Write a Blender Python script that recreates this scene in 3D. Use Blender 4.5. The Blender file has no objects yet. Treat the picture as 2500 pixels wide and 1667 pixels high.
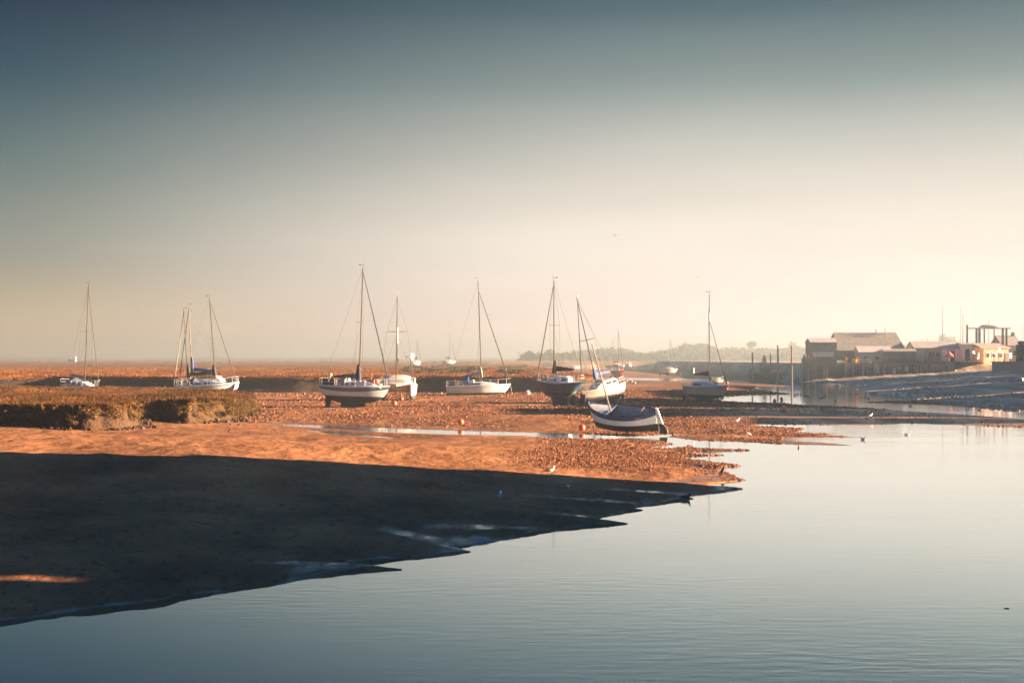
import bpy, bmesh, math, random
import numpy as np
from mathutils import Vector, Matrix, noise as mnoise
from mathutils.geometry import tessellate_polygon

random.seed(7); rng = np.random.default_rng(7)
R = math.radians
scene = bpy.context.scene
COL = scene.collection
CZ = 4.6            # camera height above the water
F = 3472.0          # focal length in photo pixels (2500 wide, 50 mm on 36 mm)
HZ = 876.0          # horizon row in the photo
SUN_AZ, SUN_EL = 88.0, 10.0

def P(x, y, z=0.0):
    Y = F*(CZ-z)/(y-HZ)
    return ((x-1250.0)*Y/F, Y, z)
def atY(x, y, Y):   # the point at distance Y seen at photo pixel x, y
    return ((x-1250.0)*Y/F, Y, CZ-(y-HZ)*Y/F)
def sm(a, b, t):
    t = np.clip((np.asarray(t, float)-a)/(b-a), 0, 1); return t*t*(3-2*t)

# ------------------------------------------------------------------ noise
def _hash(i, j, seed):
    n = (i.astype(np.int64)*374761393 + j.astype(np.int64)*668265263 + seed*1442695041) & 0xffffffff
    n = ((n ^ (n >> 13))*1274126177) & 0xffffffff
    return ((n ^ (n >> 16)) & 0xffff)/65535.0
def vnoise(x, y, seed=0):
    x = np.asarray(x, float); y = np.asarray(y, float)
    i = np.floor(x); j = np.floor(y); u = x-i; v = y-j
    u = u*u*(3-2*u); v = v*v*(3-2*v)
    a = _hash(i, j, seed); b = _hash(i+1, j, seed); c = _hash(i, j+1, seed); d = _hash(i+1, j+1, seed)
    return (a*(1-u)+b*u)*(1-v)+(c*(1-u)+d*u)*v
def fbm(x, y, seed=0, o=3):
    s = 0; a = .5
    for k in range(o):
        s = s + a*(vnoise(x*2**k, y*2**k, seed+k*17)*2-1); a *= .5
    return s

# ------------------------------------------------------------------ materials
MATS = {}
def mat(name, col, rough=.6, var=0.0, scale=3.0, bump=0.0, bscale=20.0, metal=0.0, col2=None, spec=.5, attr=None, detail=4):
    m = bpy.data.materials.new(name); m.use_nodes = True
    nt = m.node_tree; N = nt.nodes; L = nt.links
    b = N['Principled BSDF']
    b.inputs['Roughness'].default_value = rough; b.inputs['Metallic'].default_value = metal
    b.inputs['Specular IOR Level'].default_value = spec
    c = (*col, 1.0); b.inputs['Base Color'].default_value = c
    tc = N.new('ShaderNodeTexCoord')
    out = None
    if var > 0 or col2:
        nz = N.new('ShaderNodeTexNoise'); nz.inputs['Scale'].default_value = scale; nz.inputs['Detail'].default_value = detail
        L.new(tc.outputs['Object'], nz.inputs['Vector'])
        rp = N.new('ShaderNodeValToRGB')
        lo = col2 if col2 else tuple(max(0, x*(1-var)) for x in col)
        hi = col if col2 else tuple(min(1, x*(1+var)) for x in col)
        rp.color_ramp.elements[0].color = (*lo, 1); rp.color_ramp.elements[1].color = (*hi, 1)
        rp.color_ramp.elements[0].position = .32; rp.color_ramp.elements[1].position = .68
        L.new(nz.outputs['Fac'], rp.inputs['Fac']); out = rp.outputs['Color']
        L.new(out, b.inputs['Base Color'])
    if attr:
        at = N.new('ShaderNodeAttribute'); at.attribute_name = attr
        mx = N.new('ShaderNodeMix'); mx.data_type = 'RGBA'; mx.blend_type = 'MULTIPLY'; mx.inputs[0].default_value = 1
        if out: L.new(out, mx.inputs[6])
        else: mx.inputs[6].default_value = c
        L.new(at.outputs['Color'], mx.inputs[7]); L.new(mx.outputs[2], b.inputs['Base Color'])
    if bump > 0:
        nb = N.new('ShaderNodeTexNoise'); nb.inputs['Scale'].default_value = bscale; nb.inputs['Detail'].default_value = 6
        L.new(tc.outputs['Object'], nb.inputs['Vector'])
        bp = N.new('ShaderNodeBump'); bp.inputs['Strength'].default_value = 1.0; bp.inputs['Distance'].default_value = bump
        L.new(nb.outputs['Fac'], bp.inputs['Height']); L.new(bp.outputs['Normal'], b.inputs['Normal'])
    MATS[name] = m
    return m

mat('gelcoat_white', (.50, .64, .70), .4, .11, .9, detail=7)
mat('weed_line', (.10, .10, .055), .9, .5, 6)
mat('gelcoat_cream', (.50, .46, .40), .4, .11, .9, detail=7)
mat('gelcoat_grey', (.50, .52, .50), .4, .08, 1.5)
mat('deck_grey', (.50, .52, .50), .65, .1, 4)
mat('navy_paint', (.016, .045, .095), .35, .2, 2)
mat('blue_band', (.022, .045, .12), .45, .2, 3)
mat('antifoul_navy', (.012, .030, .048), .8, .4, 4, .01, 12)
mat('antifoul_red', (.12, .035, .03), .8, .4, 4, .01, 12)
mat('black_tar', (.012, .013, .016), .6, .4, 4, .01, 10)
mat('boot_grey', (.32, .35, .36), .5, .1, 2)
mat('alloy', (.045, .045, .047), .7, .1, 5, spec=.1)
mat('furl_grey', (.065, .065, .062), .9, .1, 5, spec=.1)
mat('mast_dark', (.07, .06, .055), .5, .2, 5)
mat('wood_spar', (.11, .085, .06), .6, .3, 6)
mat('wire', (.10, .095, .09), .7, spec=.1)
mat('stainless', (.6, .6, .6), .3, .05, 5)
mat('window_dark', (.02, .025, .03), .15, .1, 4)
mat('canvas_navy', (.018, .03, .06), .85, .3, 6, .02, 8)
mat('canvas_blue', (.025, .075, .20), .85, .3, 6, .02, 8)
mat('canvas_grey', (.20, .23, .22), .85, .2, 6, .02, 8)
mat('canvas_dark', (.02, .03, .032), .85, .2, 6, .02, 8)
mat('canvas_cream', (.65, .62, .55), .85, .1, 6, .02, 8)
mat('sail_white', (.6, .58, .54), .8, .1, 6, .01, 8)
mat('varnish', (.22, .09, .05), .5, .3, 5)
mat('orange_buoy', (.80, .11, .04), .45, .08, 4)
mat('pink_buoy', (.75, .14, .12), .45, .08, 4)
mat('rusty_buoy', (.42, .10, .05), .6, .3, 5)
mat('white_buoy', (.75, .75, .72), .45, .08, 4)
mat('dark_buoy', (.05, .045, .045), .5, .2, 4)
mat('red_flag', (.6, .05, .04), .8, .1, 4)
mat('yellow_paint', (.62, .33, .06), .6, .15, 4)
mat('orange_gear', (.75, .22, .05), .6, .2, 6)
mat('rope', (.5, .42, .32), .9)
mat('clinker_white', (.68, .76, .78), .5, .08, 3)
mat('boat_grey', (.42, .47, .48), .7, .15, 4)
mat('floorboard', (.42, .40, .35), .7, .2, 5)
mat('gull_white', (.78, .77, .74), .8, .04, 20)
mat('gull_grey', (.22, .25, .28), .8, .1, 20)
mat('bird_black', (.015, .014, .014), .7, .3, 20)
mat('duck_brown', (.09, .07, .055), .8, .3, 20)
mat('beak', (.55, .25, .05), .6)
mat('rock', (.055, .045, .038), .9, .5, 5, .05, 6)
mat('mud_clod', (.11, .07, .045), .9, .4, 4, .05, 6)
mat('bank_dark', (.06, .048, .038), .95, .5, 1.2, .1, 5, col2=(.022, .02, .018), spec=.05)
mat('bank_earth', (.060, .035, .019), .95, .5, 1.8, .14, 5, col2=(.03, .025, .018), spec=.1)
mat('timber_dark', (.075, .065, .055), .9, .5, 3, .02, 8)
mat('timber_pale', (.34, .31, .27), .9, .3, 3, .02, 8)
mat('post_wood', (.13, .10, .08), .9, .4, 3, .02, 8)
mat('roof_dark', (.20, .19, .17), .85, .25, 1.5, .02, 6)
mat('roof_grey', (.34, .34, .33), .8, .2, 1.5, .02, 6)
mat('roof_pale', (.42, .42, .40), .8, .15, 1.5)
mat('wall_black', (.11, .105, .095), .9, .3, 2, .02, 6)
mat('wall_white', (.72, .70, .66), .8, .08, 2)
mat('wall_grey', (.34, .35, .36), .8, .1, 2)
mat('wall_brick', (.38, .20, .13), .9, .25, 5, .02, 10)
mat('wall_stone', (.20, .185, .165), .9, .35, 2.5, .05, 4)
mat('concrete', (.28, .27, .25), .9, .2, 2, .02, 6)
mat('lawn_green', (.16, .15, .045), .95, .3, 1.0, .05, 8)
mat('skylight', (.45, .47, .48), .3, .1, 4)
mat('leaf', (.045, .045, .022), .9, .5, .35, attr='tint', spec=.1)
mat('leaf_pale', (.075, .068, .034), .9, .4, .35, attr='tint', spec=.1)
mat('bark', (.09, .07, .055), .95, .3, 3, .03, 8)
mat('grass_gold', (.095, .044, .013), .9, .35, .25, attr='tint', col2=(.052, .029, .010), spec=.1)
mat('grass_far', (.122, .052, .015), .95, .35, .06, attr='tint', spec=.1)
mat('shrub', (.10, .066, .022), .9, .4, .5, attr='tint', spec=.1)
mat('lump', (.175, .084, .044), .9, attr='tint', spec=.1)

# ------------------------------------------------------------------ mesh building
class MB:
    def __init__(s): s.v = []; s.f = []; s.m = []
    def add(s, verts, faces, mi=0):
        o = len(s.v); s.v += [tuple(p) for p in verts]
        s.f += [tuple(i+o for i in f) for f in faces]; s.m += [mi]*len(faces); return s
    def tube(s, pts, r, n=6, mi=0, caps=True):
        pts = [Vector(p) for p in pts]; k = len(pts)
        rs = r if isinstance(r, (list, tuple)) else [r]*k
        vs = []; fs = []
        for i, p in enumerate(pts):
            d = (pts[min(i+1, k-1)]-pts[max(i-1, 0)]).normalized()
            a = Vector((0, 0, 1)) if abs(d.z) < .9 else Vector((1, 0, 0))
            u = d.cross(a).normalized(); w = d.cross(u)
            for j in range(n):
                t = 2*math.pi*j/n; vs.append(p+(u*math.cos(t)+w*math.sin(t))*rs[i])
        for i in range(k-1):
            for j in range(n):
                fs.append((i*n+j, i*n+(j+1) % n, (i+1)*n+(j+1) % n, (i+1)*n+j))
        if caps: fs.append(tuple(range(n-1, -1, -1))); fs.append(tuple((k-1)*n+j for j in range(n)))
        return s.add(vs, fs, mi)
    def box(s, c, sz, mi=0, rz=0.0, bev=0.0):
        x, y, z = sz[0]/2, sz[1]/2, sz[2]/2
        M = Matrix.Rotation(rz, 3, 'Z'); c = Vector(c)
        b = min(bev, x*.9, y*.9, z*.9)
        if b <= 0:
            vs = [c+M@Vector((a*x, e*y, g*z)) for g in (-1, 1) for e in (-1, 1) for a in (-1, 1)]
            fs = [(0, 2, 3, 1), (4, 5, 7, 6), (0, 1, 5, 4), (2, 6, 7, 3), (0, 4, 6, 2), (1, 3, 7, 5)]
            return s.add(vs, fs, mi)
        rings = []
        for zz, k in ((-z, b), (-z+b, 0), (z-b, 0), (z, b)):
            X, Y = x-k, y-k
            rings.append([c+M@Vector(p) for p in ((-X+b, -Y, zz), (X-b, -Y, zz), (X, -Y+b, zz), (X, Y-b, zz), (X-b, Y, zz), (-X+b, Y, zz), (-X, Y-b, zz), (-X, -Y+b, zz))])
        return s.loft(rings, True, True, mi)
    def loft(s, rings, closed=True, caps=False, mi=0):
        n = len(rings[0]); vs = [p for r in rings for p in r]; fs = []
        for i in range(len(rings)-1):
            for j in range(n if closed else n-1):
                fs.append((i*n+j, i*n+(j+1) % n, (i+1)*n+(j+1) % n, (i+1)*n+j))
        if caps: fs.append(tuple(range(n-1, -1, -1))); fs.append(tuple((len(rings)-1)*n+j for j in range(n)))
        return s.add(vs, fs, mi)
    def ball(s, c, r, nu=12, nv=8, mi=0, sc=(1, 1, 1), jit=0.0):
        vs = []; fs = []; c = Vector(c)
        for i in range(nv+1):
            t = math.pi*i/nv
            for j in range(nu):
                a = 2*math.pi*j/nu; q = 1+jit*random.uniform(-1, 1)
                vs.append(c+Vector((math.sin(t)*math.cos(a)*sc[0], math.sin(t)*math.sin(a)*sc[1], math.cos(t)*sc[2]))*r*q)
        for i in range(nv):
            for j in range(nu):
                fs.append((i*nu+j, (i+1)*nu+j, (i+1)*nu+(j+1) % nu, i*nu+(j+1) % nu))
        return s.add(vs, fs, mi)
    def xf(s, M):
        s.v = [tuple(M@Vector(p)) for p in s.v]; return s
    def build(s, name, mats, parent=None, smooth=True, weld=False, autos=None):
        me = bpy.data.meshes.new(name); me.from_pydata(s.v, [], s.f); 
        for m in (mats if isinstance(mats, (list, tuple)) else [mats]): me.materials.append(MATS[m] if isinstance(m, str) else m)
        me.polygons.foreach_set('material_index', s.m)
        bm = bmesh.new(); bm.from_mesh(me)
        if weld: bmesh.ops.remove_doubles(bm, verts=bm.verts, dist=1e-4)
        bmesh.ops.recalc_face_normals(bm, faces=bm.faces)
        bm.to_mesh(me); bm.free()
        if smooth:
            me.polygons.foreach_set('use_smooth', [True]*len(me.polygons))
            me.set_sharp_from_angle(angle=R(autos or 40))
        me.update()
        o = bpy.data.objects.new(name, me); COL.objects.link(o)
        if parent: o.parent = parent
        return o
def empty(name, loc, label=None, cat=None, group=None, M=None):
    o = bpy.data.objects.new(name, None); COL.objects.link(o)
    o.empty_display_size = .2
    if M is not None: o.matrix_world = Matrix.Translation(loc) @ M
    else: o.location = loc
    tag(o, label, cat, group); return o
def tag(o, label=None, cat=None, group=None, kind=None):
    if label: o['label'] = label
    if cat: o['category'] = cat
    if group: o['group'] = group
    if kind: o['kind'] = kind
    return o
def fastmesh(name, V, T, m, tint=None, smooth=False):
    """V (n,3), T (k,3 or 4) arrays"""
    me = bpy.data.meshes.new(name); k = T.shape[1]
    me.vertices.add(len(V)); me.vertices.foreach_set('co', np.ascontiguousarray(V, np.float32).ravel())
    me.loops.add(T.size); me.loops.foreach_set('vertex_index', np.ascontiguousarray(T, np.int32).ravel())
    me.polygons.add(len(T)); me.polygons.foreach_set('loop_start', np.arange(0, T.size, k, dtype=np.int32))
    me.polygons.foreach_set('use_smooth', np.full(len(T), smooth))
    me.update(calc_edges=True); me.validate()
    if tint is not None:
        a = me.color_attributes.new('tint', 'FLOAT_COLOR', 'POINT')
        a.data.foreach_set('color', np.concatenate([tint, np.ones((len(V), 1))], 1).astype(np.float32).ravel())
    me.materials.append(MATS[m] if isinstance(m, str) else m)
    o = bpy.data.objects.new(name, me); COL.objects.link(o); return o

# ------------------------------------------------------------------ ground and water
MAIN = [(-3000,1700),(-1500,1600),(0,1526),(202,1498),(391,1477),(442,1462),(652,1437),(791,1407),(900,1393),(994,1390),(930,1386),(860,1381),(900,1375),(1040,1362),(1164,1347),(1113,1338),(1151,1335),(1240,1320),(1325,1300),(1410,1292),(1521,1278),(1453,1266),(1487,1261),(1576,1245),(1544,1240),(1623,1230),(1691,1217),(1660,1212),(1708,1207),(1772,1201),(1806,1193),(1729,1188),(1680,1184),(1740,1181),(1831,1172),(1793,1162),(1772,1154),(1733,1148),(1700,1144),(1765,1142),(1812,1137),(1729,1126),(1665,1119),(1636,1115),(1759,1111),(1623,1107),(1600,1104),(1740,1102.5),(1831,1099),(1708,1095),(1687,1088),(1623,1096),(1590,1093),(1644,1084),(1614,1077),(1538,1075),(1453,1072),(1342,1068),(1283,1064),(1113,1061),(985,1057),(900,1053),(800,1046),(705,1039.5),(690,1037),(699,1035),(780,1037),(900,1042),(1113,1051),(1240,1054),(1325,1056),(1430,1059),(1540,1064),(1682,1057),(1631,1066),(1700,1074),(1819,1078),(1938,1085),(2077,1087),(2006,1079),(1904,1074.5),(2043,1073),(1904,1071.5),(1960,1069),(2105,1067),(1989,1064),(2037,1059),(1938,1056),(1965,1046),(1887,1042),(1836,1037.5),(1863,1035),(2006,1037),(2142,1037),(2210,1033),(2329,1036.5),(2500,1043),(3500,1075),(6000,1500),(6000,2600),(-3000,2600)]
W2 = [(1766,968),(1838,964),(1932,962),(1895,958),(1841,948),(1850,944),(1930,942),(1840,936),(1741,932),(1700,931),(1550,929),(1435,926),(1400,923.5),(1435,921),(1540,922),(1650,923.5),(1750,926),(1803,927),(1826,931),(1921,928),(1938,931),(1976,935),(2040,934),(2090,943),(2106,953),(2125,963),(2150,967),(2210,971),(2250,977),(2190,979.5),(2110,982),(2200,985),(2278,987),(2380,993),(2500,1005),(3200,1040),(3200,1060),(2500,1023),(2329,1010),(2210,1003),(2074,994),(1972,989),(1870,984),(1763,981)]
W4 = [(741,1050),(800,1053),(900,1062),(985,1070),(900,1067),(800,1058)]
W5 = [(1440,899.5),(1490,900),(1560,898.5),(1610,899),(1606,902),(1540,902.5),(1470,902.5)]
POLYS = [[P(*q)[:2] for q in W] for W in (MAIN, W2, W4, W5)]

def sdist(X, Y):
    """distance to the water's edge in metres, negative in the water"""
    X = np.asarray(X, np.float64); Y = np.asarray(Y, np.float64)
    d2 = np.full(X.shape, 1e12); inside = np.zeros(X.shape, bool)
    for poly in POLYS:
        ins = np.zeros(X.shape, bool)
        n = len(poly)
        for i in range(n):
            x0, y0 = poly[i]; x1, y1 = poly[(i+1) % n]
            dx, dy = x1-x0, y1-y0
            t = np.clip(((X-x0)*dx+(Y-y0)*dy)/(dx*dx+dy*dy+1e-12), 0, 1)
            d2 = np.minimum(d2, (X-x0-t*dx)**2+(Y-y0-t*dy)**2)
            if dy != 0:
                c = ((y0 > Y) != (y1 > Y)) & (X < (Y-y0)*dx/dy+x0)
                ins ^= c
        inside |= ins
    d = np.sqrt(d2)
    return np.where(inside, -d, d)
XSH = ([0, 100, 112, 124, 168, 184, 275, 330, 700], [40, 38, 41, 43, 44, 43.5, 56, 56, 60])
LASTD = [None]
def height(X, Y, fine=True):
    X = np.asarray(X, float); Y = np.asarray(Y, float)
    d = sdist(X, Y); LASTD[0] = d
    k = np.clip(np.abs(d)/1.2, 0, 1)
    d = d+(.35*fbm(X/1.3, Y/2.5, 3)+.16*fbm(X/.45, Y/.9, 13))*k*np.clip(Y/60, .6, 2.5)*np.where((Y > 80) & (Y < 104) & (X < 9), .35, 1)
    d = d+(1-sm(70, 80, Y))*(.40*fbm(X/1.7, Y/2.6, 33, 3)+.15*fbm(X/.4, Y/.8, 35, 2))
    wF = 1-sm(92, 118, Y+X*.2)
    A = .30+.72*wF; Ls = 8+3*wF+15*sm(60, 74, Y)*(1-sm(104, 112, Y))
    h = .015+(A+.42*np.exp(-((Y-54)/13)**2)*sm(6, -16, X))*(1-np.exp(-np.maximum(d, 0)/Ls))
    und = (1-np.exp(-np.maximum(d, 0)/5))
    h = h+und*((.14+.07*wF)*fbm(X/9, Y/9, 11)+.075*fbm(X/2.6+Y*.1, Y/3.4, 5)*(.4+wF)+.10*wF*fbm(X/14, Y/5, 29))
    if fine: h = h+und*(.016+.03*wF)*fbm(X/.8, Y/1.6, 8, 2)+np.where(Y < 72, .05*(1-np.exp(-np.maximum(d, 0)/.3)), 0)
    # right bank rising towards the quay
    xs = np.interp(Y, *XSH)
    wr = sm(-1.0, 3.0, X-xs)*(Y > 100)
    hr = .02+np.minimum(.068*np.maximum(d, 0), 3.4)+.16*fbm(X/6, Y/22, 21)*np.clip(d/6, 0, 1)+.10*fbm(X/2.2+Y/8, Y/16, 41)*np.clip(d/6, 0, 1)
    h = np.where(d > 0, h*(1-wr)+hr*wr, h)
    wq = sm(285, 292, Y)*sm(58.5, 60.5, X)
    h = h*(1-wq)+3.72*wq
    # far bank across the channels
    yb = 634+18*fbm(X/40, X*0, 31)+np.where(X > 60, (X-60)*-.8, 0)
    wb = sm(0, 9, Y-np.maximum(yb, 420))*sm(-20, -10, X)
    h = np.where(d > 0, h*(1-wb)+3.05*wb, h)
    hw = -np.minimum(.02+.10*np.maximum(-d, 0), 1.0)
    return np.where(d > 0, np.maximum(h, .012), hw)
def G(x, y, it=10):
    z = .2
    for _ in range(it):
        X, Y, _z = P(x, y, z); z = .5*z+.5*max(0.0, float(height(np.array([X]), np.array([Y]), False)[0]))
    X, Y, _z = P(x, y, z)
    return (X, Y, z)

ys = np.concatenate([np.arange(882.8, 900, .6), np.arange(900, 1330, 1.0), np.arange(1330, 1700, 1.5), np.arange(1700, 2300, 8)])
xs = np.concatenate([np.arange(-2600, -60, 70), np.arange(-60, 2560, 4), np.arange(2560, 5400, 70)])
YY = F*CZ/(ys-HZ)
GY = np.repeat(YY[:, None], len(xs), 1); GX = (xs[None, :]-1250)*GY/F
GZ = height(GX, GY); GD = LASTD[0]
nr, nc = GX.shape
V = np.stack([GX, GY, GZ], -1).reshape(-1, 3)
idx = np.arange(nr*nc).reshape(nr, nc)
T = np.stack([idx[1:, :-1], idx[1:, 1:], idx[:-1, 1:], idx[:-1, :-1]], -1).reshape(-1, 4)
# weed cover: 1 on the mussel and weed flats, 0 on the bare mud
def cover(X, Y):
    c = sm(.8, 5, Y-np.interp(X, [-60, -16, -9.4, -3.5, 1.9, 7, 12], [101, 100.5, 94, 90.2, 87.3, 84, 80]))*(1-sm(240, 420, Y))
    sx = 1250+F*X/Y; sy = HZ+F*CZ/Y
    c2 = sm(1230, 1480, sx+np.clip(sy-1110, -50, 50)*1.2)*(1-sm(1172, 1186, sy+(1700-sx)*.012))
    c = np.maximum(c, c2*(Y < 110))
    c = c*np.clip(.95+2.2*fbm(X/6, Y/12, 51), 0, 1)*np.clip(.7+1.5*fbm(X/1.5, Y/2.5, 53), .15, 1)
    xs_ = np.interp(Y, *XSH)
    c = c*(1-.9*sm(11, 24, X)*sm(94, 99, Y)*(1-sm(126, 134, Y)))
    return c*(1-sm(-2, 2, X-xs_)*(Y > 100))
CV = cover(GX, GY).reshape(-1)
D0 = GZ.reshape(-1)
wl_ = .22+1.5*np.clip(fbm(GX/4, GY/7, 58)*2.2-.25, 0, 1); wet = np.exp(-np.maximum(GD, 0)/wl_); wet = np.clip((sm(.24, .56, wet+.35*fbm(GX/.5, GY/2.2, 57)+.18*fbm(GX/.16, GY/.8, 59))*(.55+.45*wet))*sm(.08, .22, GD), 0, 1).reshape(-1)
rb = (sm(-1, 3, GX-np.interp(GY, *XSH))*(GY > 100)).reshape(-1)
far = (sm(600, 640, GY)).reshape(-1)

def mud_material():
    m = bpy.data.materials.new('mud_surface'); m.use_nodes = True; nt = m.node_tree; N = nt.nodes; L = nt.links
    b = N['Principled BSDF']; tc = N.new('ShaderNodeTexCoord')
    at = N.new('ShaderNodeAttribute'); at.attribute_name = 'tint'
    sp = N.new('ShaderNodeSeparateColor'); L.new(at.outputs['Color'], sp.inputs[0])
    def noise(sc, det, sxyz=(1, 1, 1), rough=.5):
        mp = N.new('ShaderNodeMapping'); mp.inputs['Scale'].default_value = sxyz; L.new(tc.outputs['Object'], mp.inputs[0])
        n = N.new('ShaderNodeTexNoise'); n.inputs['Scale'].default_value = sc; n.inputs['Detail'].default_value = det; n.inputs['Roughness'].default_value = rough
        L.new(mp.outputs[0], n.inputs['Vector']); return n.outputs['Fac']
    def ramp(src, a, b_, pa=.35, pb=.65):
        r = N.new('ShaderNodeValToRGB'); r.color_ramp.elements[0].color = (*a, 1); r.color_ramp.elements[1].color = (*b_, 1)
        r.color_ramp.elements[0].position = pa; r.color_ramp.elements[1].position = pb; L.new(src, r.inputs['Fac']); return r.outputs['Color']
    def mixc(f, a, b_):
        x = N.new('ShaderNodeMix'); x.data_type = 'RGBA'; L.new(f, x.inputs[0]); L.new(a, x.inputs[6]); L.new(b_, x.inputs[7]); return x.outputs[2]
    sand = ramp(noise(.35, 6, (1, .8, 1)), (.170, .086, .042), (.252, .136, .068))
    weed = ramp(noise(2.2, 5, (1, .45, 1), .65), (.045, .036, .034), (.205, .108, .062), .42, .60)
    slope = ramp(noise(.30, 6, (1, .25, 1)), (.20, .165, .12), (.48, .40, .30), .4, .6)
    farc = ramp(noise(.02, 5), (.20, .13, .08), (.30, .19, .10))
    c = mixc(sp.outputs[0], sand, weed)
    c2 = N.new('ShaderNodeMath'); c2.operation = 'MINIMUM'; L.new(sp.outputs[2], c2.inputs[0]); c2.inputs[1].default_value = 1
    tone = ramp(noise(.16, 5, (1, .35, 1), .6), (.70, .69, .70), (1.22, 1.20, 1.14), .36, .62)
    speck = ramp(noise(5.0, 3, (1, .6, 1), .6), (.6, .6, .6), (1, 1, 1), .33, .43)
    for t_ in (tone, speck):
        x = N.new('ShaderNodeMix'); x.data_type = 'RGBA'; x.blend_type = 'MULTIPLY'; x.inputs[0].default_value = 1; L.new(c, x.inputs[6]); L.new(t_, x.inputs[7]); c = x.outputs[2]
    isR = N.new('ShaderNodeMath'); isR.operation = 'GREATER_THAN'; L.new(sp.outputs[2], isR.inputs[0]); isR.inputs[1].default_value = .75
    half = N.new('ShaderNodeMapRange'); L.new(sp.outputs[2], half.inputs[0]); half.inputs[1].default_value = 0; half.inputs[2].default_value = .5
    c = mixc(half.outputs[0], c, slope); c = mixc(isR.outputs[0], c, farc)
    # wet mud is darker and shiny
    wm = N.new('ShaderNodeMix'); wm.data_type = 'RGBA'; wm.blend_type = 'MULTIPLY'; L.new(sp.outputs[1], wm.inputs[0]); L.new(c, wm.inputs[6]); wm.inputs[7].default_value = (.55, .52, .52, 1)
    L.new(wm.outputs[2], b.inputs['Base Color'])
    rr = N.new('ShaderNodeMapRange'); L.new(sp.outputs[1], rr.inputs[0]); rr.inputs[3].default_value = .80; rr.inputs[4].default_value = .13
    nz = noise(.8, 5, (1, .5, 1))
    ra = N.new('ShaderNodeMath'); ra.operation = 'MULTIPLY_ADD'; L.new(nz, ra.inputs[0]); ra.inputs[1].default_value = .35; L.new(rr.outputs[0], ra.inputs[2])
    rb_ = N.new('ShaderNodeMath'); rb_.operation = 'SUBTRACT'; L.new(ra.outputs[0], rb_.inputs[0]); rb_.inputs[1].default_value = .15
    L.new(rb_.outputs[0], b.inputs['Roughness'])
    sl = N.new('ShaderNodeMath'); sl.operation = 'MULTIPLY_ADD'; L.new(sp.outputs[1], sl.inputs[0]); sl.inputs[1].default_value = .7; sl.inputs[2].default_value = .04; L.new(sl.outputs[0], b.inputs['Specular IOR Level'])
    bp = N.new('ShaderNodeBump'); bp.inputs['Distance'].default_value = .13; bp.inputs['Strength'].default_value = 1.0
    h1 = noise(1.6, 7, (1, .7, 1), .6); 
    bs = N.new('ShaderNodeMapRange'); L.new(sp.outputs[1], bs.inputs[0]); bs.inputs[2].default_value = .7; bs.inputs[3].default_value = 1.0; bs.inputs[4].default_value = .08; L.new(bs.outputs[0], bp.inputs['Strength'])
    L.new(h1, bp.inputs['Height']); L.new(bp.outputs['Normal'], b.inputs['Normal'])
    return m
MATS['mud'] = mud_material()
rill = np.zeros(GX.shape)
for (x0, y0), (x1, y1), wd in [((1290, 1221), (1630, 1229), .30), ((1370, 1257), (1452, 1262), .28), ((1050, 1297), (1330, 1289), .28), ((934, 1303), (1106, 1327), .30), ((632, 1382), (800, 1379), .22), ((700, 1392), (960, 1366), .18), ((1480, 1206), (1700, 1203), .25), ((1690, 1180), (1800, 1183), .25), ((560, 1440), (760, 1404), .15)]:
    ax, ay, _ = P(x0, y0, .12); bx, by, _ = P(x1, y1, .08); dx, dy = bx-ax, by-ay
    t_ = np.clip(((GX-ax)*dx+(GY-ay)*dy)/(dx*dx+dy*dy), 0, 1)
    e_ = np.hypot(GX-ax-t_*dx, (GY-ay-t_*dy)*.8)+.35*fbm(GX/.9, GY/2.0, 63)
    rill = np.maximum(rill, (1-sm(wd*.4, wd*1.5, e_))*np.sin(np.pi*np.clip(t_, .03, .97))**.4*np.clip(.75+1.2*fbm(GX/.25, GY/1.2, 65), .1, 1))
wet = np.maximum(wet, rill.reshape(-1))
bar = (sm(11, 24, GX)*sm(94, 99, GY)*(1-sm(126, 134, GY))).reshape(-1)
wet = np.maximum(wet, bar*.62*np.clip(.8+1.2*fbm(GX/2, GY/5, 67), .2, 1).reshape(-1)*(GZ.reshape(-1) > 0))
tint = np.stack([CV*(1-rb), wet, np.maximum(rb*.5, far)], 1)
g = fastmesh('ground', V, T, 'mud', tint, True); tag(g, kind='structure')

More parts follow.
